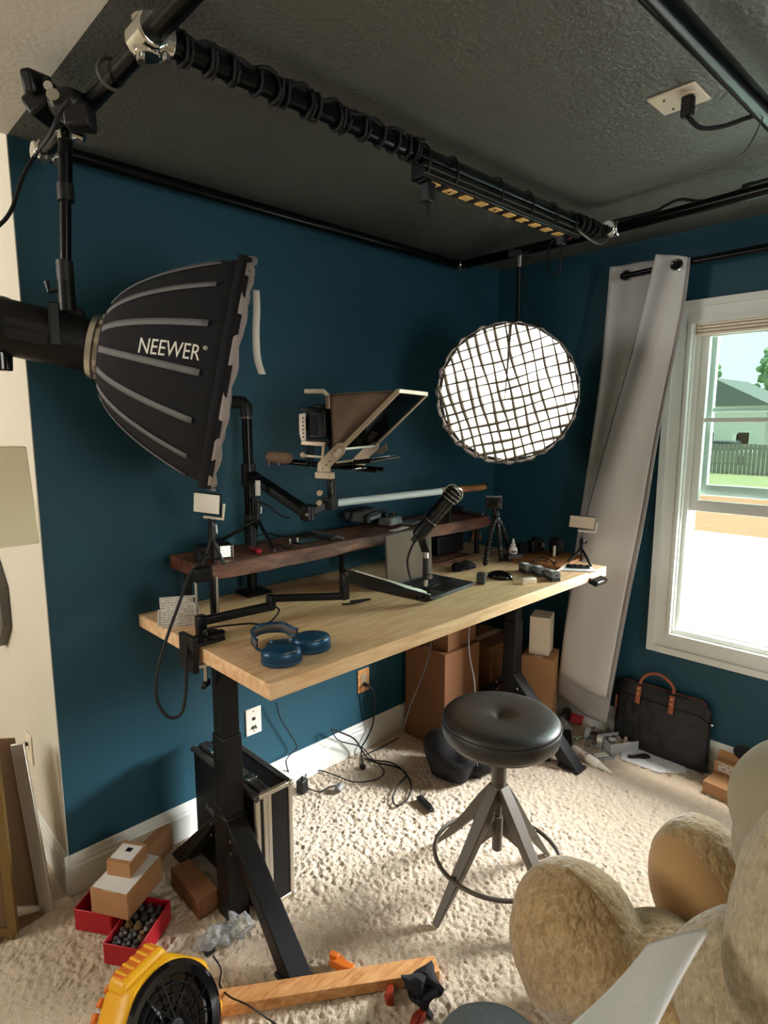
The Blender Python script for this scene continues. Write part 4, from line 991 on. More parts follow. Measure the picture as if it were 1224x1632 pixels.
# remote controller
rc_ = V((-1.024, -0.154, 1.147))
t = thing('remote_controller', rc_, 'light grey drone remote with two joysticks between the drone and the laptop', 'remote control')
Fr = frame(UP, (.95, .31, 0)); ex = Fr @ V((1, 0, 0)); ey = Fr @ V((0, 1, 0))
G().box(rc_+UP*.022, (.125, .075, .036), Fr, taper=.9).build('body', 'grey_plastic', t, bevel=.010, seg=3)
for s in (-1, 1):
    G().cyl(rc_+ex*s*.035+UP*.040, rc_+ex*s*.035+UP*.052, .004).build('joystick', 'grey_metal', t); G().cyl(rc_+ex*s*.035+UP*.052, rc_+ex*s*.035+UP*.056, .008, None, 12).build('joystick_cap', 'grey_metal', t)
G().box(rc_+ey*.02+ex*.075+UP*.03, (.04, .03, .03), Fr).build('grip', 'dark_grey_plastic', t, bevel=.006)
slab('notebook', 655, 832, SZ, .10, .07, .010, 'grey_plastic', .3, 'pale grey flat case on the shelf right of the drone remote', 'case')
slab('paper_note', 636, 843, SZ, .12, .03, .003, 'paper', .2, 'thin white slip of paper on the shelf edge above the laptop', 'paper', bevel=0)
slab('dark_case', 715, 812, SZ, .15, .10, .03, 'black_fabric', .1, 'black soft case on the shelf behind the boom microphone', 'case', bevel=.008)
t_, c, F = slab('folded_tool', 745, 818, SZ+.0, .10, .02, .012, 'black_metal', .3, 'black folding tool with a pale blade on the shelf right of the microphone', 'tool')
a = V((-0.523, -0.170, 1.167)); b = V((-0.534, -0.314, 1.161))
G().bar(a, b, .012, .004).build('metal_blade', 'silver', label='pale metal strip resting on the shelf at its right end', cat='tool', bevel=.001)
# light tube wand held above the shelf
ta = V((-1.460, -0.241, 1.296)); tb = V((-0.853, -0.306, 1.301)); tcc = V((-0.589, -0.357, 1.305))
t = thing('light_wand', ta, 'white light tube wand with a wooden handle held level above the walnut shelf', 'light wand')
G().cyl(ta, tb, .0155, None, 18).build('tube', 'tube_light', t); G().cyl(tb, tb.lerp(tcc, .35), .017, None, 16).build('ferrule', 'tan_metal', t)
G().cyl(tb.lerp(tcc, .35), tcc, .0165, .015, 16).build('handle', 'tray_wood', t); G().cyl(tcc, tcc+(tcc-tb).normalized()*.01, .016, None, 16).build('end_cap', 'black_plastic', t)
hp = V((-0.823, -0.319, 1.236)); G().tube([tb.lerp(tcc, .2)-UP*.015, V((tb.x, tb.y, SZ+.006)).lerp(V((tcc.x, tcc.y, SZ+.006)), .2)], .008, 8).build('support_post', 'black_metal', t)
# action camera on a bendy tripod
gc = V((-0.725, -0.504, 0.957))
t = thing('flexible_tripod', gc, 'black knobbly bendy tripod standing on the desk at the right end of the shelf', 'tripod')
hd = V((-0.814, -0.581, 1.214))
for k, (u, v) in enumerate(((773, 902), (812, 884), (798, 895))):
    e = P_(u, v, DZ); e = V((e.x, e.y, DZ+.012)); side = (e-V((hd.x, hd.y, e.z))); pts = spline([hd, hd.lerp(e, .3)+side*.10, hd.lerp(e, .65)+side*.08, e], 6)
    g = G()
    N = len(pts)
    L = 0
    for i in range(0, N): g.ball(pts[i], .0115, 9, 6)
    g.tube(pts, .006, 6)
    g.build('leg', 'black_plastic', t)
G().ball(hd+UP*.01, .018).build('ball_head', 'black_plastic', t)
ac = V((-0.831, -0.581, 1.270))
t = thing('action_camera', hd+UP*.02, 'small square action camera in a frame on top of the bendy tripod', 'camera')
Fa = frame(-FH*.9-RH*.2, RH)
G().box(ac, (.068, .052, .032), Fa).build('body', 'black_plastic', t, bevel=.006); G().box(ac-FH*.018-RH*.004, (.046, .032, .004), Fa).build('screen', 'lcd', t, bevel=.002)
G().box(ac+UP*.029, (.066, .006, .034), Fa).build('top_plate', 'grey_plastic', t, bevel=.002)
G().cyl(ac-UP*.028, hd+UP*.02, .008).build('mount', 'black_plastic', t)

# ================================================================ THINGS ON THE DESK
# laptop
la = thing('laptop', V((-1.062, -0.338, 0.957)), 'open dark grey laptop under the front edge of the walnut shelf', 'laptop')
bl, fr, fl = V((-1.140, -0.230, 0.957)), V((-1.034, -0.637, 0.957)), V((-1.313, -0.659, 0.957))
ex = (fr-fl); wlp = ex.length; ex.normalize(); ey = UP.cross(ex)
wlp = .300; dlp = .215
fc = (fr+fl)/2; bc = fc + ey*dlp/2; Fq = frame(UP, ex)
G().box(bc+UP*.008, (wlp, dlp, .014), Fq).build('base', 'dark_grey_plastic', la, bevel=.003)
kb = G().box(bc+UP*.0155+ey*.035, (wlp*.88, dlp*.5, .001), Fq).build('keyboard', 'black_plastic', la)
k0 = None
for r in range(5):
    for c_ in range(13):
        q = bc+UP*.0172+ey*(.035+dlp*.5*((r+.5)/5-.5))+ex*(wlp*.88*((c_+.5)/13-.5))
        if k0 is None: k0 = G().box(q, (.0165, .017, .0022), Fq).build('key', 'rubber', kb); kq = q
        else: c = k0.copy(); COL.objects.link(c); c.location = k0.location+(q-kq)
G().box(bc+UP*.0155-ey*.062, (.11, .068, .001), Fq).build('trackpad', 'black_plastic', la)
hb = bc+ey*(dlp/2)+UP*.012; tilt = radians(3); up2 = (UP*cos(tilt)+ey*sin(tilt)); nn = ex.cross(up2)
Fs = frame(nn, ex)
G().box(hb+up2*.105, (wlp, .205, .006), Fs).build('lid', 'grey_metal', la, bevel=.003)
sgn = 1 if nn.dot(-ey) > 0 else -1
G().box(hb+up2*.107+nn*sgn*.0035, (wlp-.012, .188, .001), Fs).build('screen', 'screen', la)
# microphone boom arm clamped to the desk end
bm_ = thing('microphone_boom', V((-2.097, -0.397, 0.957)), 'low black boom arm clamped to the left end of the desk', 'arm')
cz = V((-2.123, -0.412, 0.957))
pA = V((-2.155, -.425, DZ)); 
G().bb(-2.20, -2.182, -.50, -.41, DZ-.075, DZ+.035).build('clamp_plate', 'black_metal', bm_, bevel=.003)
G().bb(-2.19, -2.085, -.49, -.41, DZ, DZ+.012).build('clamp_top', 'black_metal', bm_, bevel=.003)
G().cyl((-2.105, -.45, DZ+.0), (-2.105, -.45, DZ+.02), .036, None, 24).build('turntable', 'gloss_black', bm_)
G().bb(-2.19, -2.12, -.47, -.44, DZ-.075, DZ-.066).build('clamp_jaw', 'cream_plastic', bm_, bevel=.002)
G().cyl((-2.14, -.455, DZ-.125), (-2.14, -.455, DZ-.05), .006).build('clamp_screw', 'silver', bm_)
G().box((-2.14, -.455, DZ-.135), (.045, .016, .022), frame(UP, (.8, .6, 0))).build('clamp_knob', 'black_plastic', bm_, bevel=.006)
z1 = 1.005
a0_ = V((-2.120, -0.403, 1.005)); a1_ = V((-1.871, -0.424, 1.005)); 
G().bar(a0_+UP*-.045, a0_+UP*.020, .030, .030).build('riser', 'black_metal', bm_, bevel=.005)
G().bar(a0_-(a1_-a0_).normalized()*.012, a1_+(a1_-a0_).normalized()*.012, .028, .024, UP).build('lower_arm', 'black_metal', bm_, bevel=.006)
z2 = 1.032
b0_ = V((a1_.x, a1_.y, z2)); b1_ = V((-1.675, -0.575, 1.032))
G().bar(a1_+UP*-.010, b0_+UP*.013, .026, .026).build('riser', 'black_metal', bm_, bevel=.005)
G().bar(b0_, b1_+(b1_-b0_).normalized()*.012, .024, .022, UP).build('middle_arm', 'black_metal', bm_, bevel=.006)
G().bar(b1_+UP*-.012, b1_+UP*.078, .028, .024).build('riser', 'black_metal', bm_, bevel=.004)
e0 = b1_+UP*.078; e1 = V((-1.349, -0.666, 0.985))
dd = (e1-e0).normalized(); sd = dd.cross(UP).normalized(); upn = sd.cross(dd)
G().prism([e0-upn*.028-sd*.015, e0+upn*.014-sd*.015, e0+dd*.03+upn*.018-sd*.015, e1+upn*.012-sd*.015, e1+dd*.014-upn*.012-sd*.015, e1-dd*.01-upn*.024-sd*.015, e0+dd*.10-upn*.030-sd*.015], sd*.03).build('front_arm', 'gloss_black', bm_, bevel=.004)
G().bar(e0+dd*.03+upn*.020, e1+upn*.013-dd*.02, .005, .030, upn).build('top_channel', 'alu_trim', bm_, bevel=.001)
G().cyl(e1-sd*.016-upn*.004, e1-sd*.019-upn*.004, .006).build('bolt', 'silver', bm_)
pb_ = e1 - dd*.012
for zz0, zz1, r_, m_ in ((0, .035, .011, 'black_metal'), (.035, .060, .0075, 'chrome'), (.060, .14, .011, 'black_plastic'), (.14, .175, .0095, 'chrome')):
    G().cyl(pb_+UP*zz0, pb_+UP*zz1, r_, None, 14).build('post', m_, bm_)
G().cyl(pb_+UP*.018+RH*.010, pb_+UP*.018+RH*.020, .011, None, 14).build('knob', 'black_plastic', bm_, bevel=.002)
G().cyl(pb_+UP*.075-FH*.01+RH*.01, pb_+UP*.075-FH*.022+RH*.016, .009, None, 12).build('knob', 'chrome', bm_)
m0_c = V((-1.446, -0.686, 1.207))
cable('microphone_cable', [m0_c, e1-dd*.015+UP*.13-RH*.065-FH*.01, e1+UP*.05-RH*.06-FH*.03, e1-RH*.03-FH*.045+UP*.0, e1+RH*.012-FH*.04-UP*.002], .0036, 'black microphone cable drooping beside the front arm of the boom', 'rubber')
cable('arm_cable', [b1_-UP*.02+RH*.02, V((-1.478, -0.495, 0.963)), V((-1.565, -0.487, 0.963)), V((-1.599, -0.474, 0.965))], .0038, 'black cable on the desk under the boom arm elbow')
cable('arm_cable', [a1_+UP*.01-RH*.0-FH*.02, V((-1.825, -0.404, 0.977)), V((-1.889, -0.447, 0.962)), V((-1.941, -0.462, 0.967)), V((-1.998, -0.479, 0.987)), V((-2.096, -0.435, 0.987)), V((-2.157, -0.479, 0.997))], .0032, 'black cable strapped along the lower boom arm')
# broadcast microphone
m0 = V((-1.433, -0.683, 1.218)); m1 = V((-1.334, -0.780, 1.387)); md = (m1-m0).normalized(); Lm = .215
m1 = m0+md*Lm
mi = thing('boom_microphone', m0, 'black broadcast microphone with ribbed barrel tilted up on the boom arm', 'microphone')
G().lathe(m0, md, [(.017, 0), (.023, .006), (.0255, .03), (.0255, .075)], 24).build('body', 'black_metal', mi)
prof = []
for k in range(11): z = .076+k*.0085; prof += [(.0275, z), (.0275, z+.0045), (.0240, z+.005), (.0240, z+.008)]
G().lathe(m0, md, prof, 24).build('ribbed_barrel', 'gloss_black', mi, angle=20)
G().lathe(m0, md, [(.0275, .170), (.0295, .174), (.0295, .208), (.025, .214), (0, .215)], 24).build('head', 'black_metal', mi)
for z in (.074, .172, .186, .200): G().ring(m0+md*z, md, .0292 if z > .1 else .0258, .0014, 28, 6).build('ring', 'chrome', mi)
sq = (md.cross(FH)).normalized()
for s in (-1, 1): G().tube([m0+md*.18+sq*s*.03, m0+md*.205+sq*s*.032, m0+md*.222+sq*s*.018, m0+md*.222-FH*.01], .0025, 6, smooth=4).build('guard_wire', 'chrome', mi)
G().bar(pb_+UP*.165, m0+md*.02, .016, .03).build('yoke', 'black_metal', mi, bevel=.003)
G().cyl(m0-md*.02-FH*.0, m0-md*.001, .011, None, 14).build('cable_plug', 'black_plastic', mi)
# headphones
hp_ = thing('headphones', V((-2.031, -0.745, 0.957)), 'blue over-ear headphones with grey mesh headband at the front left desk corner', 'headphones')
def cup(u, v, name='ear_cup'):
    c = P_(u, v, DZ+.022); F = frame(UP, (.95, -.3, 0))
    g = G().lathe(c-UP*.020, UP, [(.034, 0), (.044, .002), (.050, .010), (.051, .030), (.047, .040), (.035, .046), (0, .048)], 32, x=(.93, -.36, 0), sx=1.14, sy=.9)
    cp_ = g.build('ear_cup', 'blue', hp_, angle=60)
    G().lathe(c-UP*.021, UP, [(.046, 0), (.0505, .004), (.0515, .011), (.050, .013)], 32, x=(.93, -.36, 0), sx=1.14, sy=.92).build('ear_cushion', 'blue_soft', cp_)
    return c
ca = cup(449, 1044); cb_ = cup(496, 1024)
for c in (ca, cb_): G().bar(c+V((-.020, -.040, .020)), c+V((.022, -.043, .020)), .003, .004).build('slider_button', 'silver', hp_)
hband = [ca+V((-.03, .035, .004)), V((-2.069, -0.632, 0.969)), V((-2.043, -0.572, 0.973)), V((-1.990, -0.553, 0.975)), V((-1.944, -0.589, 0.977)), V((-1.942, -0.631, 0.975)), V((-1.936, -0.674, 0.973)), cb_+V((-.03, .025, .008))]
hband = spline([V(p) for p in hband], 7)
G().tube(hband, .0048, 10).build('headband_frame', 'blue', hp_)
G().tube([p+UP*.026 for p in hband[6:40]], .0042, 10).build('headband_frame', 'blue', hp_)
g = G(); vs = []
sub = hband[6:40]
for p in sub: vs += [p+UP*.002, p+UP*.026]
g.add(vs, [(2*i, 2*i+1, 2*i+3, 2*i+2) for i in range(len(sub)-1)]).build('mesh_canopy', 'blue_mesh', hp_, solid=.006)
G().tube([ca+V((-.028, .03, .01)), V((-2.029, -0.644, 0.977)), V((-1.977, -0.672, 0.979)), cb_+V((-.035, .015, .012))], .0045, 8, smooth=5).build('slider_arm', 'blue', hp_)
# printed card leaning
t = thing('instruction_card', V((-2.127, -0.286, 0.957)), 'small white printed card leaning upright at the rear left corner of the desk', 'card')
k0_, k1_ = V((-2.180, -0.252, 0.957)), V((-2.069, -0.307, 0.957)); kz_ = .098
lean = V((0, .02, 0))
G().prism([k0_, k1_, k1_+UP*kz_+lean, k0_+UP*kz_+lean+V((.006, 0, 0))], V((0, .0015, 0))).build('sheet', 'print_z', t, smooth=False)
g = G().prism([k1_+UP*kz_*.95+lean*.95+V((-.016, -.001, 0)), k1_+UP*kz_*.95+lean*.95+V((-.010, -.001, 0)), k1_+UP*kz_*.78+lean*.78+V((-.010, -.001, 0)), k1_+UP*kz_*.78+lean*.78+V((-.016, -.001, 0))], V((0, -.0006, 0))); g.build('printed_mark', 'dark_grey_plastic', t, smooth=False)
G().prism([k0_+V((.0, .03, 0)), k1_+V((0, .03, 0)), k1_+UP*kz_*.6+lean, k0_+UP*kz_*.6+lean], V((0, .0015, 0))).build('rear_fold', 'paper', t, smooth=False)
# small block, mouse, boxes
c = V((-0.980, -0.634, 0.957)); G().box(c+UP*.022, (.034, .034, .044), frame(UP, (.9, .4, 0))).build('charging_cube', 'dark_grey_plastic', bevel=.004, label='small dark grey cube on the desk right of the laptop', cat='cube')
mo = V((-0.857, -0.641, 0.957)); Fm = frame(UP, (.35, -.94, 0))
t = thing('computer_mouse', mo, 'black wireless mouse on the desk behind the white box', 'mouse')
G().ball(mo+UP*.006, (.055, .032, .028), 20, 12, Fm); g = G().ball(mo+UP*.006, (.055, .032, .028), 20, 12, Fm)
for p in g.v: p.z = max(p.z, DZ+.001)
g.build('shell', 'gloss_black', t); G().ball(mo+UP*.033+Fm @ V((.028, 0, -.004)), (.010, .003, .004), 10, 6, Fm).build('scroll_wheel', 'grey_metal', t)
t = thing('black_box', V((-0.613, -0.245, 0.957)), 'wide black speaker-like unit in the shadow under the right half of the shelf', 'speaker')
q = V((-0.686, -0.329, 0.957)); G().box(V((q.x, -.16, DZ+.048+.018)), (.20, .16, .092), frame(UP, (1, 0, 0))).build('case', 'black_plastic', t, bevel=.006)
G().box(V((q.x, -.241, DZ+.066)), (.17, .002, .07), frame(UP, (1, 0, 0))).build('front_grille', 'black_fabric', t)
q2 = V((-0.779, -0.400, 0.957)); G().box(V((q2.x+.0, -.20, DZ+.008)), (.34, .24, .016), frame(UP, (1, 0, 0))).build('wooden_board', 'shelf', bevel=.003, label='flat dark wooden board on the desk under the black unit', cat='board')
# black glove-like cloth
def crumple(name, c, size, m, label, cat, seed=1, amp=.35, n=3):
    g = G().ball(c, size, 18, 12); rs = random.Random(seed)
    for p in g.v:
        d = (p-V(c)); f = 1+amp*(noise.noise(p*38+V((seed, 0, 0)))+.6*noise.noise(p*90))
        p.x = c[0]+d.x*f; p.y = c[1]+d.y*f; p.z = max(c[2]-size[2], c[2]+d.z*f)
    return g.build(name, m, label=label, cat=cat, angle=50)
c = V((-0.847, -0.435, 0.957)); crumple('crumpled_cloth', (c.x, c.y, DZ+.018), (.075, .04, .018), 'black_fabric', 'crumpled black cloth on the desk between laptop and mouse', 'cloth', 3)
# three grey battery packs in a row + white box
bt = None
for k, (u, v, lab) in enumerate(((838, 912, 'grey and black battery pack, furthest left of the three in a row'), (859, 917, 'grey and black battery pack in the middle of the row of three'), (880, 924, 'grey and black battery pack, nearest the desk edge in the row of three'))):
    c = P_(u, v, DZ); Fb = frame(UP, (.55, .83, 0))
    if bt is None:
        bt = thing('battery_pack', c, lab, 'battery', 'grey battery packs in a row'); bc0 = c
        G().box(c+UP*.027, (.075, .040, .024), Fb).build('cover', 'grey_plastic', bt, bevel=.005)
        G().box(c+UP*.009, (.073, .038, .016), Fb).build('lower_shell', 'dark_grey_plastic', bt, bevel=.002)
        G().cyl(c+UP*.027-Fb @ V((.0375, 0, 0)), c+UP*.027-Fb @ V((.0385, 0, 0)), .004).build('button', 'rubber', bt)
        G().box(c+UP*.0395, (.03, .022, .001), Fb).build('label', 'paper', bt)
    else:
        o = copy_tree(bt); o.location = c; o['label'] = lab; ORG[o.name] = tuple(c)
c = V((-0.844, -0.766, 0.957)); t = thing('small_box', c, 'small white box with rounded edges at the front edge of the desk', 'box')
G().box(c+UP*.0125, (.068, .03, .024), frame(UP, (.93, -.36, 0))).build('shell', 'cream_plastic', t, bevel=.005); G().box(c+UP*.012+V((-.0055, -.0142, 0)), (.052, .002, .016), frame(UP, (.93, -.36, 0))).build('front_label', 'panel_beige', t, bevel=.001)
c = V((-0.526, -0.485, 0.957)); G().box(c+UP*.016, (.085, .05, .032), frame(UP, (.94, -.34, 0))).build('grey_box', 'dark_grey_plastic', bevel=.003, label='dark grey rectangular box on the desk under the glue bottle', cat='box')
bz = DZ+.0325
t = thing('glue_bottle', c+UP*.032, 'small white glue bottle with a pointed nozzle standing on the dark grey box', 'bottle')
c3 = V((c.x, c.y, bz)); G().lathe(c3, UP, [(.0, 0), (.019, .001), (.021, .004), (.021, .024), (.016, .032), (.0125, .034)], 24).build('body', 'white_plastic', t)
G().lathe(c3, UP, [(.0125, .034), (.0125, .046), (.009, .048), (.004, .072), (.003, .074), (0, .074)], 20).build('nozzle', 'white_plastic', t)
tv2, tf2 = text_mesh('glue'); 
G().box(c3+UP*.014-FH*.0205, (.022, .002, .008), frame(UP, RH)).build('label_mark', 'dark_grey_plastic', t)
# honey coloured board at the back with gear on it
c = V((-.44, -.30, DZ)); 
G().box(V((V((-0.402, -0.606, 0.957)).x, V((-0.402, -0.606, 0.957)).y, DZ+.008)), (.30, .24, .016), frame(UP, (.95, .1, 0))).build('wooden_board', 'tray_wood', bevel=.003, label='honey coloured wooden board at the rear right of the desk', cat='board')
zb = DZ+.017
c = V((-0.356, -0.503, 0.974)); t = thing('camera', c, 'black compact camera standing on the honey coloured board', 'camera')
G().box(c+UP*.032, (.085, .045, .06), frame(UP, (.98, -.2, 0))).build('body', 'black_plastic', t, bevel=.006); G().box(c+UP*.030+V((.012, -.026, 0)), (.036, .004, .038), frame(UP, (.98, -.2, 0))).build('screen', 'lcd', t); G().box(c+UP*.068, (.04, .03, .012), frame(UP, (.98, -.2, 0))).build('viewfinder', 'black_plastic', t, bevel=.002)
c = V((-0.428, -0.474, 0.974)); G().box(c+UP*.026, (.05, .04, .05), frame(UP, (.9, -.4, 0))).build('black_case', 'black_fabric', bevel=.008, label='small dark pouch left of the compact camera', cat='pouch')
c = V((-0.335, -0.603, 0.974)); t = thing('wind_muff', c, 'round black furry microphone muff behind the desk tripod', 'microphone cover')
crm = G().ball(c+UP*.044, (.036, .036, .044), 24, 16)
for p in crm.v: p += V((noise.noise(p*90), noise.noise(p*91+V((5, 0, 0))), noise.noise(p*92+V((9, 0, 0)))))*.004; p.z = max(p.z, zb)
crm.build('fur_cover', 'black_fabric', t)
G().cyl(c+V((-.036, -.01, 0)), c+V((-.036, -.01, .05)), .007, None, 12).build('mic_barrel', 'cream_plastic', t)
c = V((-0.249, -0.322, 0.957)); G().prism([(c.x-.05, -.06, DZ), (c.x+.05, -.06, DZ), (c.x+.02, -.055, DZ+.075), (c.x-.01, -.055, DZ+.07)], (0, -.012, 0)).build('wooden_wedge', 'tray_wood', bevel=.002, label='dark wooden wedge standing behind the glue bottle', cat='wedge')
cable('black_cable', [V((-0.559, -0.616, 0.978)), V((-0.484, -0.610, 0.986)), V((-0.510, -0.677, 0.986)), V((-0.539, -0.719, 0.969)), V((-0.480, -0.714, 0.967))], .0032, 'short black cable lying across the honey coloured board')
c = V((-0.498, -0.690, 0.957)); G().ball(c+UP*.010, (.016, .013, .010), 12, 8).build('round_clip', 'gloss_black', label='small black round clip beside the honey coloured board', cat='clip')
slab('tape_roll_card', 878, 893, zb, .06, .03, .004, 'oak', .5, 'small orange wooden ruler piece on the honey coloured board', 'wood piece')
t, c, F = slab('notebook', 918, 906, DZ, .15, .10, .006, 'paper', -.95, 'white notepad on the desk near the right corner', 'notepad')
G().box(c+UP*.007+F @ V((.008, .012, 0)), (.10, .055, .008), F).build('phone', 'lcd', bevel=.003, label='black phone lying on the white notepad', cat='phone')
a = V((-0.647, -0.763, 0.964)); b = V((-0.460, -0.734, 0.967)); G().cyl(a, b, .0035).build('pen', 'white_plastic', label='white pen on the desk beside the notepad', cat='pen')
# right tripod with LED panel
c = V((-0.354, -0.743, 0.957)); t = thing('led_light', c, 'small beige LED light panel on a mini tripod at the right desk corner', 'light panel')
for (u, v) in ((902, 899), (942, 903), (926, 893)):
    e = P_(u, v, DZ+.006); G().tube([V((c.x, c.y, DZ+.07)), V((c.x, c.y, DZ+.07)).lerp(e, .5)+UP*.004, e], .0062, 8).build('leg', 'black_plastic', t)
cc_ = V((c.x, c.y, 0)); G().cyl(cc_+UP*(DZ+.06), cc_+UP*(DZ+.095), .0105, .009, 14).build('grip', 'black_plastic', t); G().ball(cc_+UP*(DZ+.104), .013).build('ball_head', 'black_plastic', t); G().cyl(cc_+UP*(DZ+.10)+RH*.010, cc_+UP*(DZ+.10)+RH*.022, .006).build('knob', 'black_plastic', t)
G().cyl(cc_+UP*(DZ+.11), cc_+UP*(DZ+.122), .008).build('neck', 'black_plastic', t)
pc_ = V((-2.063, -1.608, 1.452)) ; dcam = (cc_+UP*DZ-CAMP).dot(_f); pc_ = CAMP + (_r2*((927-612)+38.058) - _u2*((832-816)-4.42) + _f*q_f)*(dcam/q_f)
led_panel(t, pc_, .118, .060, (-FH*.95-RH*.12).normalized(), (UP+RH*.09).normalized(), 'panel_beige')

# ================================================================ WALL PLATES AND FLOOR THINGS
t = thing('outlet', (-1.689, 0.000, 0.366), 'white data jack wall plate under the left end of the desk', 'outlet')
c = V((-1.691, -0.003, 0.371)); G().box(c, (.076, .006, .118), None).build('plate', 'white_plastic', t, bevel=.003)
G().box(c+V((0, -.004, .012)), (.014, .004, .012)).build('jack', 'rubber', t); G().box(c+V((-.005, -.006, -.026)), (.008, .008, .014), frame((.5, 0, 1))).build('latch', 'grey_metal', t); G().box(c+V((.006, -.006, -.026)), (.008, .008, .014), frame((-.5, 0, 1))).build('latch', 'grey_metal', t)
for dz in (-.044, .044): G().cyl(c+V((0, -.003, dz)), c+V((0, -.004, dz)), .003).build('screw', 'grey_metal', t)
t = thing('outlet', (-1.054, 0.000, 0.354), 'tan power outlet plate on the teal wall behind the desk', 'outlet')
c = V((-1.056, -0.003, 0.359)); G().box(c, (.076, .006, .118), None).build('plate', 'oak', t, bevel=.003)
G().box(c+V((0, -.004, 0)), (.034, .003, .07)).build('insert', 'tan_metal', t, bevel=.001)
pg = thing('power_plug', c+V((0, -.02, -.02)), 'black plug and cord in the tan outlet on the teal wall', 'plug')
G().cyl(c+V((0, -.006, -.018)), c+V((0, -.03, -.018)), .011, .009, 12).build('plug_body', 'black_plastic', pg)
G().tube([c+V((0, -.028, -.018)), V((-1.038, -0.050, 0.317)), V((-1.025, -0.050, 0.231)), V((-1.029, -0.040, 0.130)), V((-1.072, -0.040, 0.069)), V((-1.102, -0.040, 0.041)), V((-1.115, -0.050, 0.001)), V((-1.185, -0.133, 0.010))], .0035, 6, smooth=6).build('cord', 'rubber', pg)
G().box(V((-1.187, -0.136, 0.012)), (.02, .02, .02)).build('cord_end', 'rubber', pg)
cable('phone_cable', [V((-1.599, -0.040, 0.435)), V((-1.572, -0.030, 0.350)), V((-1.534, -0.030, 0.279)), V((-1.489, -0.030, 0.187)), V((-1.534, -0.040, 0.170)), V((-1.563, -0.050, 0.151)), V((-1.497, 0.012, 0.020))], .0028, 'thin dark cable hanging down the wall from the desk behind the case')
cable('floor_cable', [V((-1.296, -0.040, 0.204)), V((-1.239, -0.050, 0.168)), V((-1.169, -0.060, 0.114)), V((-1.120, -0.060, 0.037)), V((-1.114, -0.111, 0.010)), V((-1.061, -0.206, 0.010)), V((-1.086, -0.323, 0.012)), V((-1.143, -0.403, 0.012)), V((-1.224, -0.452, 0.012)), V((-1.284, -0.449, 0.012)), V((-1.252, -0.396, 0.012)), V((-1.172, -0.357, 0.018)), V((-1.090, -0.326, 0.018)), V((-1.080, -0.246, 0.016)), V((-1.117, -0.157, 0.012)), V((-1.131, -0.084, 0.012))], .004, 'black power cable looped on the carpet below the tan outlet')
cable('floor_cable', [V((-1.304, -0.050, 0.211)), V((-1.268, -0.060, 0.145)), V((-1.138, -0.070, 0.067)), V((-1.102, -0.107, 0.010)), V((-1.134, -0.224, 0.010)), V((-1.209, -0.251, 0.010)), V((-1.295, -0.197, 0.010)), V((-1.324, -0.101, 0.010)), V((-1.351, -0.020, 0.010)), V((-1.416, -0.009, 0.020)), V((-1.474, -0.065, 0.030))], .003, 'thin black cable running along the carpet to the power adapter')
cable('floor_cable', [V((-1.480, -0.081, 0.010)), V((-1.456, -0.149, 0.010)), V((-1.402, -0.149, 0.010)), V((-1.351, -0.175, 0.012))], .003, 'short thin cable between the power adapter and the small grey plug')
cable('floor_cable', [V((-1.119, -0.063, 0.008)), V((-0.987, -0.068, 0.008)), V((-0.867, -0.063, 0.008))], .003, 'thin black cable straight along the baseboard towards the black bag')
c = V((-1.503, -0.083, 0.000)); t = thing('power_adapter', c, 'small black power adapter block on the carpet beside the case', 'adapter')
G().box(c+UP*.03, (.045, .035, .06), frame(UP, (.9, .3, 0))).build('block', 'black_plastic', t, bevel=.004); G().cyl(c+UP*.06, c+UP*.072, .006).build('strain_relief', 'rubber', t)
c = V((-1.387, -0.199, 0.000)); G().cyl(c+V((-.012, 0, .014)), c+V((.018, .01, .022)), .016, .018, 14).build('round_plug', 'grey_plastic', bevel=.003, label='small grey round plug lying on the carpet at the cable end', cat='plug')
c = V((-1.187, -0.522, 0.000)); t = thing('remote_control', c, 'small black handheld remote lying on the carpet left of the stool', 'remote control')
ex = (V((-1.200, -0.579, 0.000))-V((-1.164, -0.459, 0.000))).normalized(); Fr = frame(UP, ex)
G().box(c+UP*.016, (.095, .030, .020), Fr).build('body', 'black_plastic', t, bevel=.006); G().box(c+UP*.027+ex*-.02, (.03, .018, .004), Fr).build('button_pad', 'rubber', t, bevel=.001); G().cyl(c+UP*.016+ex*.047, c+UP*.016+ex*.055, .012).build('end_cap', 'black_plastic', t)
cable('white_cable', [V((-1.089, -0.660, 0.802)), V((-1.090, -0.660, 0.723)), V((-1.075, -0.660, 0.653)), V((-1.051, -0.660, 0.579)), V((-1.040, -0.660, 0.494)), V((-1.027, -0.660, 0.266)), V((-0.816, -0.525, 0.010))], .0022, 'thin pale cable hanging from the desk behind the stool seat', 'grey_plastic')
cable('grey_cable', [V((-0.957, -0.350, 0.618)), V((-0.974, -0.340, 0.530)), V((-1.013, -0.330, 0.433)), V((-1.056, -0.320, 0.353)), V((-1.087, -0.310, 0.262))], .0025, 'thin grey cable hanging behind the desk near the cardboard box', 'dark_grey_plastic')
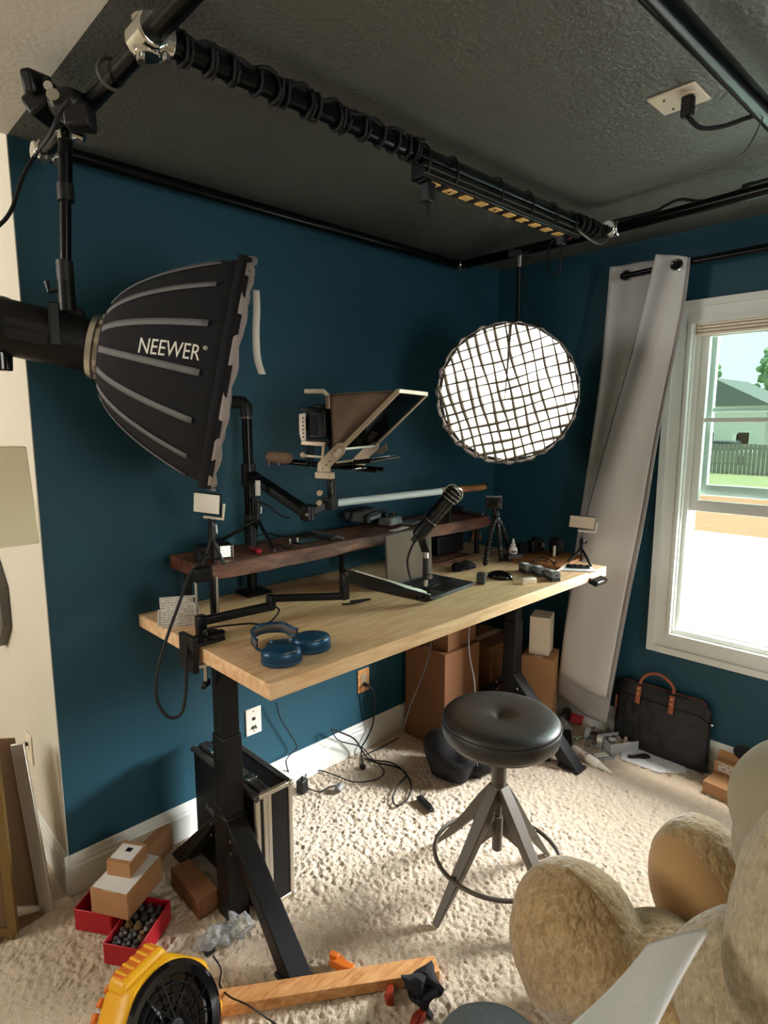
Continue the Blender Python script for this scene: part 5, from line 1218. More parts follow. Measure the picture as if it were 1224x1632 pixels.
# ---------------------------------------------------------------- hard case behind the left desk leg
cx0, cx1, cy0, cy1, ch = -2.024, -1.888, -.535, -.115, .425
cs = thing('hard_case', ((cx0+cx1)/2, (cy0+cy1)/2, 0), 'tall black flight case with aluminium edges standing behind the left desk leg', 'case')
G().bb(cx0, cx1, cy0, cy1, .004, ch).build('case_body', 'black_plastic', cs, bevel=.003)
e_ = .007
def edge(p, q, w_=.016): G().bar(p, q, w_, w_, (1, 0, 0) if abs((V(q)-V(p)).normalized().x) < .5 else (0, 0, 1)).build('edge_rail', 'alu_trim' , cs, bevel=.003)
zt, zb_ = ch-.004, .010
for x in (cx0+.004, cx1-.004): edge((x, cy0+.004, zb_), (x, cy0+.004, zt))
edge((cx0, cy0+.004, zt), (cx1, cy0+.004, zt)); edge((cx0, cy0+.004, zb_), (cx1, cy0+.004, zb_))
xm_ = cx0+.040
for x in (xm_-.008, xm_+.008): G().bb(x-.0075, x+.0075, cy0-.003, cy0+.01, zb_, zt).build('seam_rail', 'alu_trim', cs, bevel=.002)
def drail(p, q): G().bar(p, q, .018, .018, (1, 0, 0)).build('edge_rail', 'dark_grey_plastic', cs, bevel=.003)
for x in (cx0+.004, cx1-.004): drail((x, cy0, zt), (x, cy1, zt)); 
for x in (xm_-.009, xm_+.010): drail((x, cy0+.01, ch), (x, cy1, ch))
edge((cx1-.004, cy1-.004, zb_), (cx1-.004, cy1-.004, zt))
for yy in (cy0+.10, cy0+.19, cy0+.34):
    l = G().bb(xm_-.018, xm_+.020, yy-.016, yy+.016, ch+.006, ch+.014).build('latch', 'chrome', cs, bevel=.002)
    G().cyl((xm_+.004, yy-.012, ch+.02), (xm_+.004, yy+.012, ch+.02), .005).build('latch_bar', 'chrome', l)
for (x, y, z) in ((cx0, cy0, zt), (cx1, cy0, zt), (cx1, cy0, zb_), (cx0, cy0, zb_), (cx1, cy1, zt), (cx0, cy1, zt)): G().ball((x, y, z), .011, 10, 7).build('corner_cap', 'alu_trim' if z < .1 or x > -1.95 else 'dark_grey_plastic', cs)
tv, tf = text_mesh('NEEWER'); xm = max(p.x for p in tv)
G().add([V((cx0-.001, cy1-.075-p.x/xm*.20, .215+p.y*.038)) for p in tv], tf).build('lettering', 'grey_plastic', cs, smooth=False, solid=.001, label='grey lettering NEEWER')
# ---------------------------------------------------------------- cardboard cartons behind the desk
def carton(name, c, size, rot, m, label, cat='box', flap=None, tape=True, bev=.002):
    c = V(c); F = frame(UP, (cos(rot), sin(rot), 0)); t = thing(name, c, label, cat); sx, sy, sz = size
    G().box(c+UP*sz/2, size, F).build('carton', m, t, bevel=bev)
    if tape: G().box(c+UP*(sz+.0005), (sx*.98, .001+.0, .0008), F).build('seam', 'kraft', t); 
    if tape: G().box(c+UP*(sz+.0008), (sx*.99, .045, .0008), F).build('tape', 'tan_metal', t)
    return t, F
carton('cardboard_box', (-.275, -.17, .0), (.28, .26, .44), 0, 'kraft', 'brown cardboard box on the floor right of the desk leg against the window wall')
carton('cardboard_box', (-.655, -.17, .0), (.275, .26, .50), 0, 'kraft', 'large brown cardboard box on the floor in the far corner behind the desk leg')
carton('cardboard_box', (-.64, -.18, .503), (.24, .20, .13), .05, 'kraft', 'smaller brown cardboard box on top of the large one in the far corner')
b1 = V((-0.255, -0.516, 0.498))
carton('cardboard_box', (-.235, -.485, 0), (.17, .16, .42), .35, 'cardboard', 'upright brown cardboard box on the floor beside the curtain')
carton('white_box', (-.225, -.48, .423), (.13, .10, .20), .35, 'cream_plastic', 'white product box standing on the upright brown cardboard box', tape=False)
# black rucksack under the desk
bc_ = V((-0.690, -0.329, 0.000))
bk = thing('backpack', bc_, 'slumped black backpack with a small white tag under the desk behind the stool', 'bag')
g = G().ball((-.90, -.445, .105), (.14, .12, .115), 28, 18); 
for p in g.v:
    p += V((noise.noise(p*9), noise.noise(p*9+V((3, 1, 0))), noise.noise(p*9+V((7, 2, 0)))))*.05; p.z = max(p.z, .004)
g.build('main_bag', 'black_fabric', bk, angle=60)
g = G().ball((-.77, -.50, .072), (.14, .11, .08), 28, 16)
for p in g.v:
    p += V((noise.noise(p*14), noise.noise(p*14+V((3, 1, 0))), noise.noise(p*14+V((7, 2, 0)))))*.035; p.z = max(p.z, .004)
g.build('front_pocket', 'dark_fabric', bk, angle=60)
tg = V((-0.941, -0.508, 0.201)); G().box(tg, (.022, .003, .020), frame(-FH+UP*.6, RH+UP*.5)).build('tag', 'white_plastic', bk, label='small white fabric tag')
G().tube([bc_+V((-.06, .12, .16)), bc_+V((-.10, .02, .10)), bc_+V((-.04, -.05, .08)), bc_+V((.04, -.08, .05))], .012, 8, smooth=6).build('strap', 'dark_fabric', bk)
c = V((-0.546, -0.609, 0.000)); ex = (V((-0.455, -0.740, 0.000))-V((-0.648, -0.450, 0.000))).normalized()
G().box(c+UP*.03+V((0, .02, 0)), (.26, .06, .056), frame(UP, ex)).build('black_bar_case', 'black_fabric', bevel=.005, label='long black padded bar lying on the carpet at the foot of the right desk leg', cat='case')
# ---------------------------------------------------------------- clutter by the curtain
def rot2(a): return (cos(a), sin(a), 0)
def tray(name, u, v, sx, sy, sz, rot, m, label, fill=None):
    c = P_(u, v, 0); F = frame(UP, rot2(rot)); t = thing(name, c, label, 'container')
    g = G(); th = .003
    g.box(c+UP*.004, (sx, sy, .004), F)
    for s in (-1, 1): g.box(c+F @ V((s*sx/2, 0, sz/2)), (th, sy, sz), F); g.box(c+F @ V((0, s*sy/2, sz/2)), (sx, th, sz), F)
    g.build('shell', m, t); return t, c, F
t, c, F = tray('plastic_bin', 985, 1192, .15, .10, .055, -.55, 'clear_white', 'cloudy plastic bin of small electronic parts beside the black briefcase')
rs = random.Random(9)
for k in range(9): G().box(c+F @ V((rs.uniform(-.05, .05), rs.uniform(-.03, .03), rs.uniform(.02, .045))), (rs.uniform(.02, .05), rs.uniform(.01, .02), .012), frame(V((rs.uniform(-.5, .5), rs.uniform(-.5, .5), 1)), rot2(rs.uniform(0, 3)))).build('circuit_piece', rs.choice(['tan_metal', 'grey_plastic', 'dark_grey_plastic', 'white_plastic']), t, bevel=.001)
t, c, F = tray('clear_tray', 957, 1207, .11, .06, .014, -.5, 'clear', 'flat clear plastic tray in front of the cloudy bin'); G().box(c+UP*.012, (.07, .03, .006), F).build('label', 'white_plastic', t)
c = V((-0.200, -0.809, 0.000)); t = thing('small_bottle', c, 'tiny clear square bottle with a white cap standing beside the cloudy bin', 'bottle'); G().box(c+UP*.02, (.022, .022, .04)).build('body', 'clear_white', t, bevel=.003); G().box(c+UP*.05, (.034, .026, .022), frame(UP, rot2(.3))).build('cap', 'white_plastic', t, bevel=.003)
# white tube with a conical nozzle
a = V((-0.356, -0.757, 0.026)); b = V((-0.385, -0.932, 0.010)); dr = (b-a).normalized(); L = .225
t = thing('caulk_tube', a-UP*.026, 'white caulk cartridge with a tapered tip lying on the carpet by the desk foot', 'tube')
a = V((-0.344, -0.747, 0.024))
G().lathe(a, dr, [(0, 0), (.021, .001), (.0225, .004), (.0225, .135), (.019, .142)], 24).build('barrel', 'white_plastic', t); G().lathe(a, dr, [(.015, .142), (.014, .158), (.0045, .212), (0, .213)], 20).build('nozzle', 'white_plastic', t)
G().lathe(a, dr, [(.0228, .045), (.0228, .085)], 24).build('printed_band', 'label_print', t)
# tape roll, jar, foil, cables, twig, red box
c = V((-0.167, -0.724, 0.035)); t = thing('tape_roll', c-UP*.03, 'roll of pale clear tape standing on edge in the clutter below the curtain', 'tape')
g = G()
for k in range(5): g.ring(c+RH*.004*k-UP*.0, (RH*.7-FH*.5), .030-.001*k, .006, 28, 6)
g.build('tape', 'clear_white', t); G().ring(c+RH*.008, (RH*.7-FH*.5), .019, .003, 24, 6).build('core', 'tan_metal', t)
c = V((-0.057, -0.609, 0.000)); G().box(c+UP*.03, (.02, .07, .05), frame((.5, .1, 1), rot2(.9))).build('red_package', 'red', bevel=.003, label='small red package in the clutter below the curtain', cat='package')
c = V((-0.187, -0.597, 0.000)); crumple('plastic_wrapper', (c.x, c.y, .025), (.05, .04, .028), 'clear', 'crumpled clear plastic wrapper beside the right desk foot', 'wrapper', 5, .9)
c = V((-0.258, -0.671, 0.000)); G().box(c+UP*.02, (.13, .035, .03), frame(UP, rot2(.55))).build('black_pouch', 'black_fabric', bevel=.006, label='narrow black pouch between the desk foot and the tape roll', cat='pouch')
c = V((-0.071, -0.558, 0.000)); t = thing('glass_jar', c, 'small dark glass jar in the clutter under the curtain hem', 'jar'); G().lathe(c+UP*.026, (.8, .3, .1), [(0, 0), (.022, .002), (.024, .01), (.024, .06), (.018, .07)], 20).build('jar_body', 'dark_grey_plastic', t); G().lathe(c+UP*.026, (.8, .3, .1), [(.020, .07), (.020, .082), (0, .083)], 20).build('lid', 'silver', t)
for k, (u, v, lab) in enumerate(((940, 1186, 'small knot of grey wire below the tape roll'), (968, 1174, 'tangle of grey wires between the tape roll and the cloudy bin'), (948, 1172, 'tangle of dark wires just behind the white capped bottle'))):
    c = P_(u, v, .02); rs = random.Random(k+20); pts = [c+V((rs.uniform(-.045, .045), rs.uniform(-.04, .04), rs.uniform(-.012, .025))) for _ in range(13)]
    cable('wire_tangle', pts, .0024, lab, ('grey_plastic', 'grey_metal', 'dark_grey_plastic')[k])
c = V((-0.229, -0.707, 0.000)); t = thing('plant_sprig', c, 'small green artificial plant sprig lying in the clutter', 'sprig')
rs = random.Random(31); G().tube([c+V((-.03, 0, .01)), c+V((0, .01, .02)), c+V((.035, .0, .015))], .002, 5).build('stem', 'leaf', t)
for k in range(14):
    q = c+V((rs.uniform(-.035, .035), rs.uniform(-.02, .02), rs.uniform(.008, .04))); d = V((rs.uniform(-1, 1), rs.uniform(-1, 1), rs.uniform(0, 1))).normalized(); s_ = d.orthogonal().normalized()
    G().prism([q, q+d*.008+s_*.004, q+d*.018, q+d*.008-s_*.004], d.cross(s_)*.0008).build('leaf', 'leaf', t, smooth=False)
# papers with a coiled cable
sh = [V((-0.042, -0.848, 0.003)), V((0.074, -0.958, 0.003)), V((0.059, -1.125, 0.003)), V((-0.121, -1.186, 0.003)), V((-0.217, -1.103, 0.003)), V((-0.228, -0.932, 0.003))]
t = thing('paper_stack', V((-0.084, -1.022, 0.000)), 'printed instruction sheets spread on the carpet in front of the briefcase', 'papers')
G().prism(sh, UP*.003).build('sheet', 'print_y', t, smooth=False)
G().prism([p+V((.01, -.015, .003)) for p in (sh[0].lerp(sh[5], .1), sh[1].lerp(sh[4], .2), sh[4].lerp(sh[1], .1), sh[5])], UP*.0015).build('sheet', 'print_y', t, smooth=False)
c = V((-0.160, -0.986, 0.012)); t = thing('coiled_cable', c-UP*.006, 'short black cable coiled and tied on top of the printed sheets', 'cable')
ex = V((.55, -.83, 0)); 
G().tube([c-RH*.045, c-RH*.01, c+RH*.02+FH*.015, c+RH*.045+FH*.02, c+RH*.05-FH*.005, c+RH*.02-FH*.012, c-RH*.02+FH*.004, c-RH*.05+FH*.006], .004, 7, smooth=6).build('loop', 'rubber', t)
G().tube([c-RH*.045-FH*.008, c+RH*.01-FH*.004, c+RH*.04+FH*.008, c+RH*.03+FH*.02, c-RH*.04+FH*.002], .004, 7, smooth=6).build('loop', 'rubber', t)
G().bar(c-RH*.05, c-RH*.015, .016, .010).build('connector', 'black_plastic', t, bevel=.002)
c = V((-0.195, -1.144, 0.006)); G().box(c+UP*.0, (.012, .012, .010), frame(UP, rot2(.4))).build('wood_chip', 'tan_metal', bevel=.002, label='tiny tan crumb on the carpet below the printed sheets', cat='crumb')
# ---------------------------------------------------------------- briefcase against the window wall
br = thing('briefcase', (-.07, -1.0, 0), 'black leather briefcase with tan handles leaning against the teal wall under the window', 'bag')
def bp(u, v, off=0): 
    """u along the wall 0..1, v up 0..1, front face leaning on the wall"""
    y = -.822 - .435*u + .012*v; z = .008 + .325*v; x = -.075 + .035*v - off; return V((x, y, z))
def bag_face(side):
    def fn(u, v):
        top = 1-.12*max(0, (abs(u-.5)*2-.72)/.28)**2
        bul = (.028 if side > 0 else -.0)*math.sin(pi*min(1, max(0, u)))**.4*math.sin(pi*min(1, max(0.02, v*.94+.04)))**.5
        inset = .02*(1-v)*0
        p = bp(u, v*top, bul*side)
        p.x += 0 if side > 0 else .0
        p.x -= .004*noise.noise(V((u*7, v*5, 2)))+.004*noise.noise(V((u*16, v*9, 5))) if side > 0 else 0
        return p
    return fn
g = G(); g.grid(bag_face(1), 34, 24); g.grid(lambda u, v: bag_face(-1)(u, v)+V((.020, 0, 0)), 34, 24)
# side gussets joining both faces
n_ = len(g.v)//2
W_ = 35
for i in range(34): g.f.append((24*W_+i, 24*W_+i+1, n_+24*W_+i+1, n_+24*W_+i)); g.f.append((i, i+1, n_+i+1, n_+i))
for j in range(24): g.f.append((j*W_, (j+1)*W_, n_+(j+1)*W_, n_+j*W_)); g.f.append((j*W_+34, (j+1)*W_+34, n_+(j+1)*W_+34, n_+j*W_+34))
g.build('body', 'bag_leather', br, angle=60)
G().tube([bag_face(1)(u/20, .80)+V((-.003, 0, 0)) for u in range(0, 21)], .0022, 5).build('pocket_seam', 'black_fabric', br)
G().tube([bag_face(1)(u/20, .985)+V((.01, 0, .004)) for u in range(1, 20)], .003, 5).build('zip', 'tan_leather', br)
G().tube([bag_face(1)(.31, v/10*.8)+V((-.002, 0, 0)) for v in range(0, 11)], .0018, 5).build('stitched_crease', 'bag_leather', br)
def hpt(u, v): return bag_face(1)(u, v)+V((-.006, 0, 0))
hl = [hpt(.27, .80), hpt(.27, 1.0), hpt(.29, 1.08)+V((-.004, 0, 0)), hpt(.35, 1.17), hpt(.45, 1.21), hpt(.55, 1.17), hpt(.62, 1.08), hpt(.63, 1.0), hpt(.63, .80)]
G().tube([hl[1]]+hl[2:7]+[hl[7]], .0075, 10, smooth=7).build('handle', 'tan_leather', br)
for u in (.27, .63):
    tb_ = G().prism([hpt(u-.028, .97)+V((-.002, 0, 0)), hpt(u+.028, .97)+V((-.002, 0, 0)), hpt(u+.026, .72)+V((-.003, 0, 0)), hpt(u-.026, .72)+V((-.003, 0, 0))], (-.004, 0, 0)).build('handle_tab', 'tan_leather', br, bevel=.001)
    for vv in (.93, .86): G().cyl(hpt(u, vv)+V((-.006, 0, 0)), hpt(u, vv)+V((-.010, 0, 0)), .004).build('rivet', 'gold_plug', tb_)
G().bar(hpt(.015, .80), hpt(.015, .58), .010, .006).build('zip_pull', 'tan_leather', br, bevel=.002)
for u in (-.012, 1.012): G().ring(hpt(u, .80)+V((.02, 0, 0)), (0, 1, 0), .010, .002, 16, 6).build('strap_ring', 'chrome', br)
# cartons at the right
c = V((0.020, -1.319, 0.000)); 
t, F = carton('mailer_box', (-.02-.13, -1.42, 0), (.17, .25, .055), -.08, 'cardboard', 'flat brown mailing box with a white label on the carpet near the plush bear', tape=False)
G().box(V((-.15, -1.42, .0557))+F @ V((-.01, -.06, 0)), (.07, .09, .001), F).build('shipping_label', 'paper', t); G().box(V((-.15, -1.42, .0562))+F @ V((.012, -.06, 0)), (.022, .06, .001), F).build('label_mark', 'black_plastic', t)
t, F = carton('small_carton', (-.09, -1.36, .058), (.05, .125, .055), -.05, 'cardboard', 'small brown carton with a printed strip on top of the flat mailing box', tape=False)
G().box(V((-.09, -1.36, .086))+F @ V((-.0255, -.004, 0)), (.001, .10, .040), F).build('printed_strip', 'label_print', t)
G().box(V((-.09, -1.36, .122))+F @ V((.022, 0, 0)), (.002, .13, .045), frame(UP+V((.35, 0, 0)), F @ V((1, 0, 0)))).build('open_flap', 'cardboard', t)
c = V((-.05, -1.53, .0)); G().prism([(-.03, -1.46, .146), (-.03, -1.50, .146), (-.035, -1.49, .172), (-.035, -1.475, .175)], (.006, 0, 0)).build('white_spout', 'white_plastic', label='small white plastic tip standing at the baseboard right of the cartons', cat='cap')
crumple('blue_wrapper', (-.045, -1.535, .16), (.02, .04, .022), 'clear_white', 'crumpled pale blue wrapper at the baseboard behind the plush bear', 'wrapper', 8, .8)
# ---------------------------------------------------------------- left front clutter
bx = V((-2.227, -0.195, 0.000))
def tub(name, u, v, sx, sy, sz, rot, label):
    c = P_(u, v, 0); F = frame(UP, rot2(rot)); t = thing(name, c, label, 'container'); g = G(); th = .004
    g.box(c+UP*.006, (sx, sy, .006), F)
    for s in (-1, 1): g.box(c+F @ V((s*sx/2, 0, sz/2+.003)), (th, sy, sz), F); g.box(c+F @ V((0, s*sy/2, sz/2+.003)), (sx, th, sz), F)
    g.build('shell', 'red', t, bevel=.002); return t, c, F
t, c, F = tub('red_tub', 222, 1500, .19, .115, .07, .62, 'open red plastic tub full of small dark bottles in front of the cardboard boxes')
rs = random.Random(2)
for i in range(5):
    for j in range(3):
        q = c+F @ V((-.068+.034*i, -.033+.033*j, .012)); G().lathe(q, UP, [(0, 0), (.014, .001), (.014, .042), (.007, .05), (.007, .058), (0, .059)], 12).build('vial', rs.choice(['dark_grey_plastic', 'mud_brown', 'grey_metal']), t)
t, c2, F2_ = tub('red_tub', 165, 1468, .10, .13, .075, .62, 'red plastic tub beneath the torn cardboard box at the left')
tb0 = V((-2.341, -0.246, 0.000))+V((0, .005, .082))
t, F = carton('torn_cardboard_box', tb0, (.185, .135, .085), .55, 'cardboard', 'torn brown cardboard box on top of the red tubs at the left', bev=.001)
G().box(tb0+UP*.0862, (.175, .125, .0012), F).build('white_top_sheet', 'paper', t)
cN = V((-2.341, -0.246, 0.000))+V((0, .005, .168))
t, F = carton('cardboard_box', cN+V((.012, .02, 0)), (.10, .085, .05), .60, 'cardboard', 'small brown and white box with a black mark, topmost of the left pile', tape=False, bev=.001)
G().box(cN+V((.012, .02, .0508)), (.07, .075, .001), F).build('white_label', 'paper', t); G().box(cN+V((.022, .025, .0515)), (.018, .02, .001), F).build('black_mark', 'black_plastic', t)
carton('cardboard_box', V((-2.190, -0.018, 0.000))+V((-.0, -.00, 0)), (.17, .12, .10), .5, 'cardboard', 'brown cardboard box against the baseboard behind the left pile')
a = V((-2.144, -0.170, -0.000)); b = V((-2.144, -0.459, 0.000)); c = (a+b)/2
carton('cardboard_box', c+V((0, .0, 0)), (.20, .075, .075), math.atan2((b-a).y, (b-a).x), 'kraft', 'long narrow brown cardboard box lying left of the desk foot', tape=False)
c = V((-2.171, -0.534, 0.000)); crumple('plastic_bag', (c.x-.02, c.y, .028), (.055, .035, .028), 'clear', 'small crumpled clear plastic bag between the yellow fan and the desk foot, left one', 'plastic bag', 11, .8)
c = V((-2.113, -0.562, 0.000)); crumple('plastic_bag', (c.x, c.y+.01, .035), (.035, .04, .035), 'clear', 'small crumpled clear plastic bag touching the left desk foot', 'plastic bag', 14, .8)
c = V((-2.219, -0.550, 0.012)); G().box(c, (.034, .018, .02), frame(UP, rot2(.3))).build('black_plug', 'black_plastic', bevel=.003, label='small black square plug on the carpet behind the yellow fan', cat='plug')
cable('thin_cord', [V((-2.221, -0.576, 0.010)), V((-2.227, -0.632, 0.010)), V((-2.256, -0.675, 0.010)), V((-2.273, -0.758, 0.050)), V((-2.249, -0.816, 0.050)), V((-2.214, -0.851, 0.012)), V((-2.200, -0.904, 0.010))], .0025, 'thin black cord running from the yellow fan across the wooden board')
cable('loose_cable', [V((-2.021, -0.028, 0.010)), V((-2.059, -0.041, 0.010)), V((-2.060, -0.103, 0.010)), V((-2.016, -0.109, 0.012)), V((-2.005, -0.058, 0.010))], .003, 'small loop of white cord on the carpet left of the flight case', 'white_plastic')
# wooden stud on the carpet
a = V((-2.332, -0.738, 0.002)); b = V((-1.779, -1.098, 0.002)); dr = (b-a).normalized(); sd = UP.cross(dr)
G().prism([a+sd*.0, a+sd*.055, a+sd*.055+UP*.036, a+UP*.036], b-a).build('wooden_board', 'oak', bevel=.002, label='long pine board lying across the carpet between the fan and the bear', cat='board')
def clamp_piece(u, v, rot, m, label, s=1):
    c = P_(u, v, .0); F = frame(UP, rot2(rot)); t = thing('plastic_clamp', c, label, 'clamp')
    G().prism([c+F @ V(p)*s for p in ((-.04, -.012, .006), (-.038, .014, .006), (-.01, .018, .006), (.012, .006, .006), (.04, .004, .006), (.042, -.016, .006), (.008, -.018, .006))], UP*.024*s).build('jaw', m, t, bevel=.003)
    G().box(c+F @ V((-.03, .006, .032))*s, (.028*s, .018*s, .012*s), F).build('pad', m, t, bevel=.002)
clamp_piece(546, 1545, -1.15, 'orange', 'bright orange plastic clamp jaw leaning behind the pine board')
clamp_piece(620, 1590, .9, 'dark_orange', 'rust orange plastic clamp jaw in front of the pine board', .8)
clamp_piece(668, 1628, .4, 'dark_orange', 'rust orange clamp piece under the crumpled black cloth at the bottom edge', .9)
c = V((-1.870, -1.108, 0.000)); g = G().ball((c.x, c.y, .05), (.045, .035, .05), 20, 14)
for p in g.v:
    p += V((noise.noise(p*28), noise.noise(p*28+V((3, 1, 0))), noise.noise(p*28+V((7, 2, 0)))))*.045; p.z = max(p.z, .003)
g.build('crumpled_cloth', 'dark_fabric', angle=50, label='crumpled charcoal cloth on the carpet beside the end of the pine board', cat='cloth')
# ---------------------------------------------------------------- yellow jobsite fan
fc_ = V((-2.453, -0.806, 0.126)); fn = (RH*.74 - FH*.42 + UP*.46).normalized()
fan = thing('floor_fan', (fc_.x, fc_.y, 0), 'yellow and black jobsite fan tilted up on the carpet at the bottom left', 'fan')
Ff = frame(fn, UP); fx, fy = Ff @ V((1, 0, 0)), Ff @ V((0, 1, 0))   # fx points up the face
def octo(R_, z, n=8, rot=pi/8, sx=1, sy=1): return [fc_ + fx*R_*cos(rot+2*pi*k/n)*sx + fy*R_*sin(rot+2*pi*k/n)*sy + fn*z for k in range(n)]
def loft(rings, cap=True):
    n = len(rings[0]); vs = [p for r in rings for p in r]
    fs = [(j*n+i, j*n+(i+1) % n, (j+1)*n+(i+1) % n, (j+1)*n+i) for j in range(len(rings)-1) for i in range(n)]
    if cap: fs += [tuple(range(n-1, -1, -1))]
    return G().add(vs, fs)
RF = .150
loft([octo(RF*.80, -.15), octo(RF*1.02, -.13), octo(RF*1.10, -.05), octo(RF*1.08, -.012), octo(RF*1.0, .0), octo(RF*.90, .002), octo(RF*.88, -.02)]).build('housing', 'yellow', fan, bevel=.014, seg=4, angle=50)
G().lathe(fc_, fn, [(RF*.90, -.012), (RF*.955, .004), (RF*.88, .010), (RF*.76, .004), (RF*.72, -.02)], 48).build('front_bezel', 'gloss_black', fan)
G().lathe(fc_-fn*.03, fn, [(RF*.80, .0), (RF*.80, -.002), (0, -.003)], 40).build('inner_well', 'black_plastic', fan)
g = G()
for k in range(1, 5): g.ring(fc_+fn*(.006-.002*k), fn, RF*.78*k/5, .0018, 40, 6)
g.build('grille_rings', 'black_metal', fan, kind='stuff')
for k in range(14):
    a = 2*pi*k/14; d0 = fx*cos(a)+fy*sin(a); d1_ = fx*cos(a+.35)+fy*sin(a+.35)
    G().bar(fc_+d0*.022+fn*.004, fc_+d1_*RF*.78+fn*.002, .0028, .004).build('grille_spoke', 'black_metal', fan)
G().cyl(fc_-fn*.004, fc_+fn*.010, .026, .022, 24).build('hub', 'black_plastic', fan, bevel=.003)
for k in range(5):
    a = 2*pi*k/5; d0 = fx*cos(a)+fy*sin(a); d1_ = fn.cross(d0)
    G().prism([fc_+d0*.02-fn*.02, fc_+d0*RF*.70-d1_*.02-fn*.024, fc_+d0*RF*.72+d1_*.035-fn*.012, fc_+d0*.03+d1_*.02-fn*.008], fn*.002).build('blade', 'black_plastic', fan)
# carry handle block with four slots on top
hc = fc_ + fx*RF*1.00 - fn*.052; Fh = frame(fx*.94+fn*.34, fy)
hd_ = G().box(hc+fx*.010, (.15, .070, .030), Fh, taper=.82).build('handle_block', 'yellow', fan, bevel=.010, seg=3)
ho = G().box(hc+fx*.0262, (.112, .040, .003), Fh).build('handle_recess', 'orange', fan, bevel=.003)
for k in range(5): G().box(hc+fx*.028+fy*(-.044+.022*k), (.008, .038, .006), Fh).build('handle_rib', 'yellow', fan, bevel=.002)
# serrated rear rim
for k in range(30):
    a = 2*pi*(k+.5)/30; d0 = fx*cos(a)+fy*sin(a); G().box(fc_+d0*RF*.985-fn*.132, (.020, .012, .016), frame(fn, d0.cross(fn))).build('rear_tooth', 'orange', fan, bevel=.002)
G().box(V((fc_.x, fc_.y, .0)) - FH*.0+UP*.02+fn*-.05, (.20, .04, .04), frame(UP, fy)).build('foot', 'black_plastic', fan, bevel=.006)

# ================================================================ GIANT PLUSH BEAR
bear = thing('plush_bear', (-1.55, -1.95, 0), 'giant honey coloured plush teddy bear slumped in the bottom right corner', 'plush toy')
RB = frame(UP, (RH.x, RH.y, 0))     # local axes: x right, y away from the camera... z up
def blob(g, c, r, tilt=(0, 0, 0), n=36, m=26, k=6.0, amp=.012, sd=0):
    Rt = RB @ Matrix.Rotation(tilt[2], 3, 'Z') @ Matrix.Rotation(tilt[1], 3, 'Y') @ Matrix.Rotation(tilt[0], 3, 'X')
    s0 = len(g.v); g.ball(c, r, n, m, Rt)
    for i in range(s0, len(g.v)):
        p = g.v[i]; d = (p-V(c)).normalized(); g.v[i] = p + d*amp*(noise.noise(p*k+V((sd, 0, 0)))+.5*noise.noise(p*k*2.6))
    return g
legA = V((-1.605, -1.42, .235)); legB = V((-1.205, -1.60, .285))
g = G()
blob(g, legA, (.175, .17, .240), (.0, -.22, 0), sd=1)
blob(g, V((-1.56, -1.66, .20)), (.16, .25, .17), sd=2)
blob(g, legB, (.145, .15, .215), (0, -.30, 0), sd=3)
blob(g, V((-1.34, -1.80, .20)), (.15, .24, .16), sd=4)
blob(g, V((-1.50, -2.02, .33)), (.26, .24, .32), sd=5)
for i, p in enumerate(g.v): p.z = max(p.z, .006)
body = g.build('body', 'fur', bear, remesh=.012)
# belly patch of paler fur seen beside the foam sheet
g = G(); blob(g, V((-1.615, -1.805, .40)), (.150, .15, .17), sd=7); g.build('belly', 'fur_light', bear, remesh=.011)
# head: cheek and muzzle
g = G(); blob(g, V((-1.735, -1.935, .70)), (.150, .15, .285), (0, .10, 0), sd=8)
g.build('arm', 'fur_light', bear, remesh=.011)
g = G(); blob(g, V((-1.525, -1.865, .805)), (.150, .15, .15), sd=9, amp=.006); blob(g, V((-1.50, -1.86, .70)), (.135, .14, .15), sd=10, amp=.006)
mz = g.build('muzzle', 'fur_muzzle', bear, remesh=.011)
G().ball(V((-1.472, -1.727, 0.862)), (.022, .022, .016), 20, 14, RB).build('nose', 'black_fabric', bear, label='dark brown plush nose')
g = G(); blob(g, V((-1.42, -2.13, .83)), (.22, .20, .22), sd=11); g.build('head', 'fur', bear, remesh=.014)
for q_, r_ in (((-1.36, -2.30, 1.04), (.085, .05, .085)), ((-1.24, -2.02, 1.02), (.085, .05, .085))):
    g = G(); blob(g, V(q_), r_, sd=12); e_r = g.build('ear', 'fur', bear, remesh=.012)
for q_ in ((-1.335, -1.97, .93), (-1.255, -2.02, .91)): G().ball(V(q_), .016, 16, 10).build('eye', 'gloss_black', bear)
# soles and seams
g = G(); blob(g, legB+(-RH*.030-FH*.014-UP*.004), (.122, .14, .200), (0, -.30, 0), sd=3, amp=.004); g.build('sole', 'fur_sole', bear, remesh=.01, label='smooth tan plush foot sole')
def on_blob(c, r, tilt, az, el, lift=1.0):
    Rt = RB @ Matrix.Rotation(tilt[2], 3, 'Z') @ Matrix.Rotation(tilt[1], 3, 'Y') @ Matrix.Rotation(tilt[0], 3, 'X')
    return V(c) + Rt @ V((r[0]*cos(el)*cos(az)*lift, r[1]*cos(el)*sin(az)*lift, r[2]*sin(el)*lift))
G().tube([on_blob(legA, (.175, .17, .24), (0, -.22, 0), radians(-52), radians(e), 1.0) for e in range(84, 0, -6)], .0035, 6).build('seam', 'seam_thread', bear)
G().tube([on_blob(legB, (.145, .15, .215), (0, -.30, 0), radians(-60), radians(e), 1.0) for e in range(84, 0, -6)], .0035, 6).build('seam', 'seam_thread', bear)
